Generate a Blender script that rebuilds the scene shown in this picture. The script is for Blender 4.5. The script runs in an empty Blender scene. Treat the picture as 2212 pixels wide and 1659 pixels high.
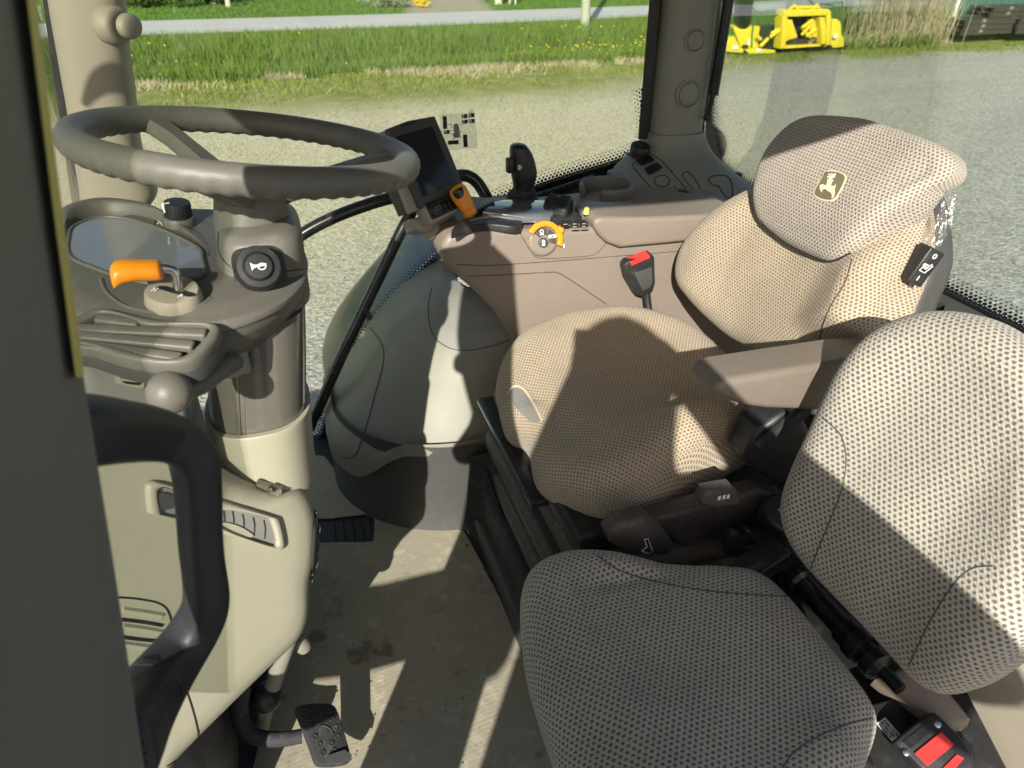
import bpy, bmesh, math, random
from mathutils import Vector, Matrix, noise as mnoise
from mathutils.bvhtree import BVHTree
random.seed(7)
SC = bpy.context.scene
COL = SC.collection
R = math.radians
# ---------------------------------------------------------------- camera model (2212 x 1659 reference)
F = 1534.0; PITCH = R(32); YAW = R(18); EYE = Vector((0, 0, 2.6))
def ray(px, py):
    u = (px - 1106) / F; v = (829.5 - py) / F
    f = math.cos(PITCH) + v * math.sin(PITCH); z = -math.sin(PITCH) + v * math.cos(PITCH)
    return Vector((u * math.cos(YAW) + f * math.sin(YAW), -u * math.sin(YAW) + f * math.cos(YAW), z))
def U(px, py, X=None, Y=None, Z=None, pl=None):
    """turn a measured picture point into a world point lying on a known plane"""
    r = ray(px, py)
    if Y is not None: t = Y / r.y
    elif X is not None: t = X / r.x
    elif Z is not None: t = (Z - EYE.z) / r.z
    else: t = (pl[0] - EYE).dot(pl[1]) / r.dot(pl[1])
    return EYE + r * t
V = Vector
SUN_EL, SUN_AZ = R(28), R(27)      # light travels towards +Y turned this much to +X
D = Vector((math.sin(SUN_AZ) * math.cos(SUN_EL), math.cos(SUN_AZ) * math.cos(SUN_EL), -math.sin(SUN_EL)))
# ---------------------------------------------------------------- object helpers
ORG = {}
def thing(name, label, cat, loc=(0, 0, 0), group=None):
    o = bpy.data.objects.new(name, None); COL.objects.link(o); o.empty_display_size = .05
    o.location = loc; o['label'] = label; o['category'] = cat
    if group: o['group'] = group
    ORG[o.name] = V(loc)
    return o
def obj(name, bm, mat, parent=None, smooth=True, angle=40, sub=0, label=None, cat=None, kind=None, group=None, org=None):
    o_ = ORG[parent.name] if parent else (V(org) if org else V((0, 0, 0)))
    if o_.length > 0: bmesh.ops.translate(bm, verts=bm.verts, vec=-o_)
    me = bpy.data.meshes.new(name); bm.to_mesh(me); bm.free()
    mats = mat if isinstance(mat, (list, tuple)) else [mat]
    for m in mats: me.materials.append(m)
    if smooth:
        me.polygons.foreach_set('use_smooth', [True] * len(me.polygons))
        if angle < 180: me.set_sharp_from_angle(angle=R(angle))
    o = bpy.data.objects.new(name, me); COL.objects.link(o)
    if sub:
        s = o.modifiers.new('sub', 'SUBSURF'); s.levels = sub; s.render_levels = sub
    if parent: o.parent = parent
    else: o.location = o_
    ORG[o.name] = o_
    if label: o['label'] = label
    if cat: o['category'] = cat
    if kind: o['kind'] = kind
    if group: o['group'] = group
    return o
def copy_tree(o, parent=None):
    c = o.copy(); COL.objects.link(c); c.parent = parent
    for ch in list(o.children): copy_tree(ch, c)
    return c
class Surf:
    """ray hits on a finished bmesh, for laying seams and marks onto a surface"""
    def __init__(s, *bms):
        vs, fs = [], []
        for bm in bms:
            bm.verts.index_update(); b = len(vs)
            vs += [v.co.copy() for v in bm.verts]
            fs += [[v.index + b for v in f.verts] for f in bm.faces]
        s.t = BVHTree.FromPolygons(vs, fs)
    def at(s, px, py, off=0.0):
        r = ray(px, py).normalized()
        h = s.t.ray_cast(EYE, r)
        if h[0] is None:
            best = None
            for k in range(30, 400):
                q = s.t.find_nearest(EYE + r * (k * .01), .03)
                if q[0] and (best is None or q[3] < best[3]): best = q
            if best is None: return None, None
            h = best
        n = h[1]
        if n.dot(r) > 0: n = -n
        return h[0] + n * off, n
def newbm(): return bmesh.new()
def smooth_closed(pts, n):
    """closed Catmull-Rom through pts resampled to n evenly spaced points"""
    m = len(pts); fine = []
    for i in range(m):
        p0, p1, p2, p3 = [V(pts[(i + k - 1) % m]) for k in range(4)]
        for j in range(12):
            t = j / 12
            fine.append(.5 * ((2 * p1) + (p2 - p0) * t + (2 * p0 - 5 * p1 + 4 * p2 - p3) * t * t + (3 * p1 - p0 - 3 * p2 + p3) * t ** 3))
    return resample(fine + [fine[0]], n + 1)[:-1]
def smooth_open(pts, n):
    pts = [V(p) for p in pts]
    if len(pts) < 3: return resample(pts, n)
    q = [pts[0] * 2 - pts[1]] + pts + [pts[-1] * 2 - pts[-2]]; fine = []
    for i in range(len(pts) - 1):
        p0, p1, p2, p3 = q[i:i + 4]
        for j in range(12):
            t = j / 12
            fine.append(.5 * ((2 * p1) + (p2 - p0) * t + (2 * p0 - 5 * p1 + 4 * p2 - p3) * t * t + (3 * p1 - p0 - 3 * p2 + p3) * t ** 3))
    return resample(fine + [pts[-1]], n)
def resample(p, n):
    L = [0]
    for a, b in zip(p, p[1:]): L.append(L[-1] + (b - a).length)
    out = []; k = 0
    for i in range(n):
        s = L[-1] * i / (n - 1)
        while k < len(L) - 2 and L[k + 1] < s: k += 1
        d = L[k + 1] - L[k]
        out.append(p[k].lerp(p[k + 1], (s - L[k]) / d if d > 1e-12 else 0))
    return out
def loft(bm, secs, closed=True, cap0=True, cap1=True):
    rows = [[bm.verts.new(p) for p in s] for s in secs]
    n = len(rows[0])
    for a, b in zip(rows, rows[1:]):
        for i in range(n if closed else n - 1):
            j = (i + 1) % n
            bm.faces.new((a[i], a[j], b[j], b[i]))
    if cap0: bm.faces.new(rows[0][::-1])
    if cap1: bm.faces.new(rows[-1])
    return rows
def fixn(bm): bmesh.ops.recalc_face_normals(bm, faces=bm.faces)
def tube(bm, pts, r, n=14, cap=True, ns=0, up=None, sq=0):
    """tube along points; r number or list; ns>0 smooths the path to ns points"""
    pts = [V(p) for p in pts]
    if ns:
        if not isinstance(r, (int, float)):
            m = len(r); r = [r[min(m - 1, int(k * (m - 1) / (ns - 1)))] * (1 - (k * (m - 1) / (ns - 1)) % 1) + r[min(m - 1, int(k * (m - 1) / (ns - 1)) + 1)] * ((k * (m - 1) / (ns - 1)) % 1) for k in range(ns)]
        pts = smooth_open(pts, ns)
    rr = [r] * len(pts) if isinstance(r, (int, float)) else r
    T = [(pts[min(i + 1, len(pts) - 1)] - pts[max(i - 1, 0)]).normalized() for i in range(len(pts))]
    a = V(up) if up else (V((0, 0, 1)) if abs(T[0].z) < .9 else V((1, 0, 0)))
    N = (a - T[0] * a.dot(T[0])).normalized(); secs = []
    for i, p in enumerate(pts):
        N = (N - T[i] * N.dot(T[i])).normalized(); B = T[i].cross(N)
        secs.append([p + (N * math.cos(2 * math.pi * k / n) + B * math.sin(2 * math.pi * k / n)) * (rr[i] if not sq else rr[i] / (abs(math.cos(2 * math.pi * k / n)) ** sq + abs(math.sin(2 * math.pi * k / n)) ** sq) ** (1 / sq)) for k in range(n)])
    loft(bm, secs, True, cap, cap)
def frame(n, up=(0, 0, 1)):
    n = V(n).normalized(); u = V(up)
    if abs(n.dot(u.normalized())) > .98: u = V((0, 1, 0))
    x = u.cross(n).normalized(); y = n.cross(x)
    return x, y, n
def revolve(bm, prof, o, axis=(0, 0, 1), n=32, cap0=True, cap1=True, sx=1, sy=1, up=(0, 1, 0)):
    """prof: (radius, height) along axis"""
    x, y, a = frame(axis, up); o = V(o)
    loft(bm, [[o + a * h + x * (r * sx * math.cos(2 * math.pi * k / n)) + y * (r * sy * math.sin(2 * math.pi * k / n)) for k in range(n)] for r, h in prof], True, cap0, cap1)
def bev(bm, edges, w, seg=3):
    if w > 0: bmesh.ops.bevel(bm, geom=edges, offset=w, segments=seg, profile=.5, affect='EDGES', clamp_overlap=True)
def box(bm, c, s, b=0, seg=3, ax=None, taper=1):
    """box at c of full size s, axes ax=(x,y,z)"""
    x, y, z = [V(a).normalized() for a in ax] if ax else (V((1, 0, 0)), V((0, 1, 0)), V((0, 0, 1)))
    c = V(c); t = newbm(); vs = []
    for k in (-1, 1):
        q = taper if k > 0 else 1
        vs += [t.verts.new(c + x * (i * s[0] / 2 * q) + y * (j * s[1] / 2 * q) + z * (k * s[2] / 2)) for i, j in ((-1, -1), (1, -1), (1, 1), (-1, 1))]
    for f in ((3, 2, 1, 0), (4, 5, 6, 7), (0, 1, 5, 4), (1, 2, 6, 5), (2, 3, 7, 6), (3, 0, 4, 7)): t.faces.new([vs[i] for i in f])
    fixn(t); bev(t, list(t.edges), b, seg); merge(bm, t)
def merge(bm, t):
    me = bpy.data.meshes.new('tmp'); t.to_mesh(me); t.free(); bm.from_mesh(me); bpy.data.meshes.remove(me)
def prism(bm, pts, vec, b=0, seg=3, b2=0):
    """planar outline pts (3D) pushed along vec, rim edges bevelled by b"""
    t = newbm(); vec = V(vec)
    a = [t.verts.new(V(p)) for p in pts]; c = [t.verts.new(V(p) + vec) for p in pts]
    f0 = t.faces.new(a); f1 = t.faces.new(c[::-1])
    n = len(a)
    for i in range(n): t.faces.new((a[i], c[i], c[(i + 1) % n], a[(i + 1) % n]))
    fixn(t)
    if b: bev(t, list(f0.edges), b, seg)
    if b2:
        f1 = [f for f in t.faces if len(f.verts) == n and f.is_valid][-1:]
        if f1: bev(t, list(f1[0].edges), b2, seg)
    merge(bm, t)
def plate(bm, pts, n, th):
    n = V(n).normalized(); prism(bm, [V(p) for p in pts], n * th)
def seam(bm, S, pts, r=.0009, off=.0003, ns=40, closed=False):
    if ns:
        q = [V((a, b, 0)) for a, b in pts]
        q = smooth_closed(q, ns) + [] if closed else smooth_open(q, ns)
        if closed: q.append(q[0])
        pts = [(p.x, p.y) for p in q]
    w = [S.at(a, b, off)[0] for a, b in pts]; w = [p for p in w if p]
    # drop jumps to another surface
    run = [w[0]]
    for p in w[1:]:
        if (p - run[-1]).length < .12: run.append(p)
    if len(run) > 2: tube(bm, run, r, 6)
def pad(bm, outline, o, eu, ev, en, top=None, depth=.1, rt=.03, rb=.02, n=96, scale_uv=1.0, rings=12, puff=0.0):
    """upholstered pad. outline: (u,v) at its widest; top(u,v): extra height of the face; uv laid by arc length"""
    o = V(o); eu = V(eu); ev = V(ev); en = V(en)
    P = smooth_closed([V((a, b, 0)) for a, b in outline], n)
    c = sum(P, V((0, 0, 0))) / n
    top = top or (lambda u, v: 0)
    # profile: list of (inset, dz) from centre to bottom
    secs = []; meta = []
    for k in range(1, rings + 1):
        s = k / rings
        secs.append(('in', s * .999))
    m = 7
    def P3(p, dz): return o + eu * p.x + ev * p.y + en * dz
    rows = []; uvs = []
    for _, s in secs:
        row = []; uv = []
        for p in P:
            L = (p - c).length; d = (p - c) / L; Li = L - rt
            q = c + d * (Li * s)
            row.append(P3(q, top(q.x, q.y) - puff * s ** 4)); uv.append((q.x, q.y))
        rows.append(row); uvs.append(uv)
    for i in range(1, m + 1):
        a = math.pi / 2 * i / m; row = []; uv = []
        for p in P:
            L = (p - c).length; d = (p - c) / L; q = c + d * (L - rt + rt * math.sin(a))
            e = c + d * (L - rt); t0 = top(e.x, e.y) - puff
            row.append(P3(q, t0 - rt * (1 - math.cos(a)))); w = c + d * (L - rt + rt * a); uv.append((w.x, w.y))
        rows.append(row); uvs.append(uv)
    sd = depth - rt - rb
    for i in range(1, 5):
        row = []; uv = []
        for p in P:
            L = (p - c).length; d = (p - c) / L; e = c + d * (L - rt); t0 = top(e.x, e.y) - puff
            k = i / 4
            zb = min(-rt - sd, t0 - rt - .018); zz = (t0 - rt) * (1 - k) + zb * k
            row.append(P3(p, zz)); w = c + d * (L - rt + rt * 1.571 + sd * k); uv.append((w.x, w.y))
        rows.append(row); uvs.append(uv)
    for i in range(1, 5):
        a = math.pi / 2 * i / 4; row = []; uv = []
        for p in P:
            L = (p - c).length; d = (p - c) / L; q = c + d * (L - rb + rb * math.cos(a)); e = c + d * (L - rt)
            row.append(P3(q, min(-rt - sd, top(e.x, e.y) - puff - rt - .018) - rb * math.sin(a))); w = c + d * (L - rt + rt * 1.571 + sd + rb * a); uv.append((w.x, w.y))
        rows.append(row); uvs.append(uv)
    ly = bm.loops.layers.uv.verify()
    vr = [[bm.verts.new(p) for p in r] for r in rows]
    for k in range(len(vr) - 1):
        for i in range(n):
            j = (i + 1) % n
            f = bm.faces.new((vr[k][i], vr[k + 1][i], vr[k + 1][j], vr[k][j]))
            for lp, q in zip(f.loops, (uvs[k][i], uvs[k + 1][i], uvs[k + 1][j], uvs[k][j])): lp[ly].uv = (q[0] * scale_uv, q[1] * scale_uv)
    cv = bm.verts.new(P3(c, top(c.x, c.y)))
    for i in range(n):
        j = (i + 1) % n
        f = bm.faces.new((cv, vr[0][i], vr[0][j]))
        for lp, q in zip(f.loops, ((c.x, c.y), uvs[0][i], uvs[0][j])): lp[ly].uv = (q[0] * scale_uv, q[1] * scale_uv)
    bm.faces.new(vr[-1])
    fixn(bm)
def ss(a, b, x):
    t = max(0, min(1, (x - a) / (b - a))); return t * t * (3 - 2 * t)
def text_bm(body, size, o, x, y, th=.0004, align='CENTER', bold=0.0):
    """raised lettering: mesh from the built-in font laid in the x,y frame at o"""
    cu = bpy.data.curves.new('txt', 'FONT'); cu.body = body; cu.size = size; cu.align_x = align; cu.align_y = 'CENTER'
    cu.extrude = th / 2; cu.offset = bold; cu.resolution_u = 3
    to = bpy.data.objects.new('txt', cu); COL.objects.link(to)
    dg = bpy.context.evaluated_depsgraph_get(); me = bpy.data.meshes.new_from_object(to.evaluated_get(dg))
    bm = newbm(); bm.from_mesh(me)
    bpy.data.objects.remove(to); bpy.data.curves.remove(cu); bpy.data.meshes.remove(me)
    x = V(x).normalized(); y = V(y).normalized(); z = x.cross(y).normalized(); o = V(o)
    for v in bm.verts: v.co = o + x * v.co.x + y * v.co.y + z * v.co.z
    return bm
# ---------------------------------------------------------------- materials
def lin(h):
    h = h.lstrip('#'); c = [int(h[i:i + 2], 16) / 255 for i in (0, 2, 4)]
    return tuple((x / 12.92 if x <= .04045 else ((x + .055) / 1.055) ** 2.4) for x in c)
class NT:
    def __init__(s, name):
        s.m = bpy.data.materials.new(name); s.m.use_nodes = True; s.t = s.m.node_tree; s.t.nodes.clear()
        s.out = s.n('ShaderNodeOutputMaterial')
    def n(s, typ, **kw):
        nd = s.t.nodes.new(typ)
        for k, v in kw.items(): setattr(nd, k, v)
        return nd
    def put(s, sock, v):
        if v is None: return
        if hasattr(v, 'node'): s.t.links.new(v, sock)
        elif isinstance(v, tuple) and len(v) == 3 and sock.type == 'RGBA': sock.default_value = (*v, 1)
        else: sock.default_value = v
    def math(s, op, a, b=None, c=None, clamp=False):
        nd = s.n('ShaderNodeMath', operation=op, use_clamp=clamp)
        s.put(nd.inputs[0], a); s.put(nd.inputs[1], b)
        if c is not None: s.put(nd.inputs[2], c)
        return nd.outputs[0]
    def mix(s, fac, a, b, typ='MIX'):
        nd = s.n('ShaderNodeMix', data_type='RGBA', blend_type=typ)
        s.put(nd.inputs[0], fac); s.put(nd.inputs[6], a); s.put(nd.inputs[7], b); return nd.outputs[2]
    def noise(s, scale, detail=3, rough=.55, vec=None, dist=0):
        nd = s.n('ShaderNodeTexNoise'); nd.inputs['Scale'].default_value = scale; nd.inputs['Detail'].default_value = detail
        nd.inputs['Roughness'].default_value = rough; nd.inputs['Distortion'].default_value = dist
        s.put(nd.inputs['Vector'], vec); return nd.outputs[0]
    def ramp(s, fac, stops):
        nd = s.n('ShaderNodeValToRGB'); cr = nd.color_ramp
        while len(cr.elements) < len(stops): cr.elements.new(.5)
        for e, (p, c) in zip(cr.elements, stops):
            e.position = p; e.color = (*c, 1) if isinstance(c, tuple) else (c, c, c, 1)
        s.put(nd.inputs[0], fac); return nd.outputs[0]
    def step(s, a, b, x):
        nd = s.n('ShaderNodeMapRange', interpolation_type='SMOOTHSTEP'); s.put(nd.inputs[0], x); nd.inputs[1].default_value = a; nd.inputs[2].default_value = b
        return nd.outputs[0]
    def coord(s, k='Object'): return s.n('ShaderNodeTexCoord').outputs[k]
    def pos(s): return s.n('ShaderNodeNewGeometry').outputs['Position']
    def xyz(s, v):
        nd = s.n('ShaderNodeSeparateXYZ'); s.put(nd.inputs[0], v); return nd.outputs
    def scale(s, v, k):
        nd = s.n('ShaderNodeVectorMath', operation='MULTIPLY'); s.put(nd.inputs[0], v); nd.inputs[1].default_value = k; return nd.outputs[0]
    def bump(s, h, dist=.001, strength=1, normal=None):
        nd = s.n('ShaderNodeBump'); nd.inputs['Distance'].default_value = dist; nd.inputs['Strength'].default_value = strength
        s.put(nd.inputs['Height'], h); s.put(nd.inputs['Normal'], normal); return nd.outputs[0]
    def pbr(s, color, rough=.5, normal=None, metal=0, spec=.5, coat=0, sheen=0, alpha=None, trans=None):
        b = s.n('ShaderNodeBsdfPrincipled')
        s.put(b.inputs['Base Color'], color); s.put(b.inputs['Roughness'], rough); s.put(b.inputs['Normal'], normal)
        b.inputs['Metallic'].default_value = metal; b.inputs['Specular IOR Level'].default_value = spec
        b.inputs['Coat Weight'].default_value = coat; b.inputs['Sheen Weight'].default_value = sheen
        s.put(b.inputs['Alpha'], alpha)
        return b.outputs[0]
    def done(s, sh):
        s.t.links.new(sh, s.out.inputs[0]); return s.m
def plastic(name, col, rough=.5, grain=900, gh=.00025, dust=.12, spec=.4, dustcol=(.42, .38, .30), metal=0, coat=0, var=.1):
    """moulded plastic: leather grain, handling marks and a little dust"""
    t = NT(name); p = t.pos()
    big = t.noise(6, 4, .6, p); fine = t.noise(grain, 2, .5, p); mid = t.noise(45, 4, .65, p)
    c = t.mix(t.math('MULTIPLY', big, var), col, tuple(x * .62 for x in col))
    d = t.math('MULTIPLY', t.step(.5, .78, mid), dust)
    c = t.mix(d, c, dustcol)
    r = t.math('ADD', rough - .06, t.math('MULTIPLY', mid, .14))
    nb = t.bump(fine, gh, .7) if gh else None
    return t.done(t.pbr(c, r, nb, metal, spec, coat))
def fabric(name, base, base2, dot, cell=(.0071, .0052), rough=.95):
    """woven seat cloth: staggered dark lozenges sunk in a pale basket weave"""
    t = NT(name); uv = t.coord('UV'); x, y, _ = t.xyz(uv)
    wob = t.noise(420, 2, .5, uv)
    y2 = t.math('ADD', t.math('DIVIDE', y, cell[1]), t.math('MULTIPLY', t.math('SUBTRACT', wob, .5), .55))
    row = t.math('FLOOR', y2); fy = t.math('SUBTRACT', t.math('FRACT', y2), .5)
    x2 = t.math('ADD', t.math('DIVIDE', x, cell[0]), t.math('MULTIPLY', t.math('MODULO', row, 2.0), .5))
    x2 = t.math('ADD', x2, t.math('MULTIPLY', t.math('SUBTRACT', t.noise(660, 2, .5, uv), .5), .55))
    fx = t.math('SUBTRACT', t.math('FRACT', x2), .5)
    ax = t.math('ABSOLUTE', fx); ay = t.math('ABSOLUTE', fy)
    # lozenge with a notch: superellipse distance
    d = t.math('ADD', t.math('POWER', t.math('DIVIDE', ax, .28), 2.6), t.math('POWER', t.math('DIVIDE', ay, .33), 2.6))
    m = t.math('SUBTRACT', 1.0, t.step(.55, 1.25, d))
    # threads
    tw = t.n('ShaderNodeTexWave'); tw.inputs['Scale'].default_value = 120; tw.inputs['Distortion'].default_value = 1.5; tw.inputs['Detail'].default_value = 1; tw.bands_direction = 'DIAGONAL'
    t.put(tw.inputs['Vector'], uv)
    thr = tw.outputs[1]; fz = t.noise(1500, 2, .6, uv); wear = t.noise(9, 4, .6, uv)
    c = t.mix(t.step(.35, .7, wear), base, base2)
    c = t.mix(t.math('MULTIPLY', t.math('ABSOLUTE', t.math('SUBTRACT', fz, .5)), 1.1), c, tuple(k * .5 for k in base))
    wve = t.math('MULTIPLY', t.math('SINE', t.math('MULTIPLY', t.math('DIVIDE', x, cell[0]), 12.566)), t.math('SINE', t.math('MULTIPLY', t.math('DIVIDE', y, cell[1]), 12.566)))
    c = t.mix(t.math('MULTIPLY', t.step(-.2, .9, wve), .30), c, tuple(k * .55 for k in base))
    c = t.mix(t.math('MULTIPLY', t.step(.55, .75, t.noise(3.2, 4, .6, t.pos())), .22), c, tuple(k * .6 for k in base))
    c = t.mix(t.math('MULTIPLY', m, t.math('ADD', .72, t.math('MULTIPLY', wob, .3))), c, dot)
    h = t.math('ADD', t.math('MULTIPLY', m, -1.0), t.math('ADD', t.math('MULTIPLY', thr, .3), t.math('MULTIPLY', fz, .4)))
    return t.done(t.pbr(c, rough, t.bump(h, .0009, .9), spec=.15, sheen=.15))
def glass(name, tint, refl=.9, smear=.05):
    t = NT(name)
    tr = t.n('ShaderNodeBsdfTransparent'); t.put(tr.inputs[0], tint)
    gl = t.n('ShaderNodeBsdfGlossy'); gl.inputs['Roughness'].default_value = .01; t.put(gl.inputs[0], (refl, refl, refl))
    fr = t.n('ShaderNodeFresnel'); fr.inputs[0].default_value = 1.45
    mx = t.n('ShaderNodeMixShader'); t.put(mx.inputs[0], t.math('MULTIPLY', fr.outputs[0], .45)); t.t.links.new(tr.outputs[0], mx.inputs[1]); t.t.links.new(gl.outputs[0], mx.inputs[2])
    if smear:
        df = t.n('ShaderNodeBsdfDiffuse'); t.put(df.inputs[0], (.75, .75, .7))
        p = t.pos(); k = t.math('MULTIPLY', t.step(.42, .75, t.noise(3.5, 5, .65, p, 1.5)), smear)
        m2 = t.n('ShaderNodeMixShader'); t.put(m2.inputs[0], k); t.t.links.new(mx.outputs[0], m2.inputs[1]); t.t.links.new(df.outputs[0], m2.inputs[2])
        return t.done(m2.outputs[0])
    return t.done(mx.outputs[0])
def frit(name):
    """black ceramic edge of a pane fading out in dots; uv: u metres along, v metres in from the solid side"""
    t = NT(name); uv = t.coord('UV'); x, y, _ = t.xyz(uv)
    c = .0105
    r = t.math('FLOOR', t.math('DIVIDE', y, c * .7)); fy = t.math('SUBTRACT', t.math('FRACT', t.math('DIVIDE', y, c * .7)), .5)
    fx = t.math('SUBTRACT', t.math('FRACT', t.math('ADD', t.math('DIVIDE', x, c), t.math('MULTIPLY', t.math('MODULO', r, 2.0), .5))), .5)
    d = t.math('SQRT', t.math('ADD', t.math('POWER', fx, 2.0), t.math('POWER', t.math('MULTIPLY', fy, .75), 2.0)))
    rad = t.math('SUBTRACT', .66, t.math('MULTIPLY', t.step(-.005, .04, y), .50))
    a = t.math('LESS_THAN', d, rad)
    return t.done(t.pbr((.012, .013, .015), .35, alpha=a, spec=.3))
M = {}
M['beige'] = plastic('warm_beige_plastic', (.31, .275, .215), .52, 700, .0003, .1)
M['pale'] = plastic('pale_cream_plastic', (.31, .293, .218), .5, 700, .0003, .1)
M['taupe'] = plastic('taupe_plastic', (.118, .111, .093), .46, 600, .0003, .10)
M['taupe_gloss'] = plastic('glossy_taupe_plastic', (.108, .100, .082), .16, 100, 0, .05, coat=.4)
M['mauve'] = plastic('brown_console_plastic', (.21, .172, .14), .46, 700, .0003, .06)
M['cap'] = plastic('shade_darkened_cap', (.085, .078, .066), .5, 500, .0003, .08)  # colour darkened to stand in for shade on the push pad
M['arm'] = plastic('armrest_vinyl', (.165, .138, .112), .45, 500, .0004, .06)
M['mauve_dark'] = plastic('dark_brown_plastic', (.06, .050, .043), .5, 700, .0003, .15)
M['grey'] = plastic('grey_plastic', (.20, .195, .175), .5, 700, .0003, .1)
M['fender_in'] = plastic('grey_beige_moulding', (.205, .20, .158), .5, 500, .0004, .12)
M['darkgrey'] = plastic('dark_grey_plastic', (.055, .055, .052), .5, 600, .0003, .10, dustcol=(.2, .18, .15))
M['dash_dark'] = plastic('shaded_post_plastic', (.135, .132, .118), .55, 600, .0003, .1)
M['black'] = plastic('black_plastic', (.018, .018, .019), .42, 600, .0002, .12, dustcol=(.2, .18, .15))
M['black_gloss'] = plastic('black_gloss', (.012, .013, .014), .18, 100, 0, .08, dustcol=(.2, .18, .15))
M['rubber'] = plastic('black_rubber', (.025, .026, .028), .75, 300, .0006, .3, dustcol=(.22, .19, .15))
M['handle'] = plastic('black_handle', (.020, .021, .023), .5, 300, .0004, .03, dustcol=(.1, .09, .08))
M['floor'] = plastic('dusty_rubber_floor', (.03, .032, .035), .7, 120, .001, .18, dustcol=(.16, .14, .11))
M['orange'] = plastic('orange_plastic', (.80, .27, .012), .32, 500, .0001, .03, dustcol=(.5, .3, .1), coat=.2)
M['red'] = plastic('red_plastic', (.62, .035, .03), .3, 300, .0001, .05, coat=.2)
M['white'] = plastic('white_print', (.8, .8, .76), .5, 300, 0, 0)
M['steel'] = plastic('bright_steel', (.55, .54, .52), .22, 200, 0, .03, metal=1)
M['black_metal'] = plastic('black_painted_steel', (.016, .017, .018), .28, 300, .0001, .15, dustcol=(.25, .22, .18), coat=.3)
M['screen'] = plastic('display_glass', (.012, .015, .024), .09, 100, 0, .06, dustcol=(.12, .13, .15))
M['cluster'] = plastic('cluster_glass', (.19, .205, .22), .05, 100, 0, .05, dustcol=(.2, .2, .2), spec=.8)
M['fender'] = plastic('sky_tinted_fender_paint', (.006, .012, .020), .30, 100, 0, .1, coat=.15)  # blue-black base stands in for sky reflected in the green paint
M['tan_cloth'] = fabric('tan_seat_cloth', (.43, .345, .24), (.47, .39, .285), (.12, .098, .08))
M['grey_cloth'] = fabric('grey_seat_cloth', (.40, .345, .285), (.44, .385, .32), (.115, .10, .092))
M['rear_cloth'] = fabric('grey_beige_seat_cloth', (.42, .385, .32), (.46, .42, .35), (.075, .068, .070), (.0074, .0054))
M['glass'] = glass('clear_window', (.94, .96, .91), smear=.035)
M['glass_rear'] = glass('green_window', (.89, .925, .885), smear=.0)
M['frit'] = frit('dotted_glass_edge')
M['seal'] = plastic('olive_seal', (.50, .44, .13), .6, 300, .0003, .1)
M['tag'] = plastic('white_label', (.82, .80, .76), .5, 300, 0, .02)
def patch(bm, S, outl, off=.0008, rings=6, n=48, smooth=True, up=None):
    """thin sheet laid on a surface inside a measured outline"""
    P = smooth_closed([V((a, b, 0)) for a, b in outl], n) if smooth else resample([V((a, b, 0)) for a, b in outl] + [V((*outl[0], 0))], n + 1)[:-1]
    c = sum(P, V((0, 0, 0))) / n
    cp, cn = S.at(c.x, c.y, off)
    if cp is None: return
    prev = None; cv = bm.verts.new(cp)
    for k in range(1, rings + 1):
        row = []
        for p in P:
            q = c.lerp(p, k / rings); h, nn = S.at(q.x, q.y, off)
            if h is None or (h - cp).length > .4: h = row[-1].co.copy() if row else cp.copy()
            row.append(bm.verts.new(h))
        for i in range(n):
            j = (i + 1) % n
            if prev: bm.faces.new((prev[i], row[i], row[j], prev[j]))
            else: bm.faces.new((cv, row[i], row[j]))
        prev = row
    # turned-down rim gives the sheet thickness
    low = []
    for p, v in zip(P, prev):
        d = (v.co - EYE).normalized(); low.append(bm.verts.new(v.co + d * (abs(off) + .0006)))
    for i in range(n): bm.faces.new((prev[i], low[i], low[(i + 1) % n], prev[(i + 1) % n]))
    fixn(bm)
def ell(c, a, b, n=40, e=2.0, yaw=0):
    out = []
    for k in range(n):
        t = 2 * math.pi * k / n; x = math.copysign(abs(math.cos(t)) ** (2 / e), math.cos(t)) * a; y = math.copysign(abs(math.sin(t)) ** (2 / e), math.sin(t)) * b
        out.append(V((c[0] + x * math.cos(yaw) - y * math.sin(yaw), c[1] + x * math.sin(yaw) + y * math.cos(yaw), c[2])))
    return out
def silo(bm, rows, Yc, b, n=40, e=2.4, cap0=True, cap1=True, nsub=1):
    """stack of level cross-sections whose left and right edges are measured at the depth Yc; b half depth"""
    secs = []
    for r in rows:
        py, xl, xr = r[:3]; yc = r[3] if len(r) > 3 else Yc; bb = r[4] if len(r) > 4 else b
        A = U(xl, py, Y=yc); B = U(xr, py, Y=yc); c = (A + B) / 2
        secs.append(ell((c.x, yc, c.z), abs(B.x - A.x) / 2, bb, n, e))
    loft(bm, secs, True, cap0, cap1); fixn(bm)
def dense(rows, n):
    """smooth a list of row tuples to n rows"""
    k = len(rows[0]); out = []
    pts = [V(r[:3]) for r in rows]; ex = [r[3:] for r in rows]
    m = len(rows)
    for i in range(n):
        s = i * (m - 1) / (n - 1); a = min(m - 2, int(s)); t = s - a
        p0 = pts[max(0, a - 1)]; p1 = pts[a]; p2 = pts[a + 1]; p3 = pts[min(m - 1, a + 2)]
        q = .5 * ((2 * p1) + (p2 - p0) * t + (2 * p0 - 5 * p1 + 4 * p2 - p3) * t * t + (3 * p1 - p0 - 3 * p2 + p3) * t ** 3)
        out.append(tuple(q) + tuple(u * (1 - t) + w * t for u, w in zip(ex[a], ex[a + 1])))
    return out
def proj(p):
    d = p - EYE; y2 = d.x * math.sin(YAW) + d.y * math.cos(YAW); x2 = d.x * math.cos(YAW) - d.y * math.sin(YAW)
    dep = y2 * math.cos(PITCH) - d.z * math.sin(PITCH); up = y2 * math.sin(PITCH) + d.z * math.cos(PITCH)
    return 1106 + F * x2 / dep, 829.5 - F * up / dep
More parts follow.
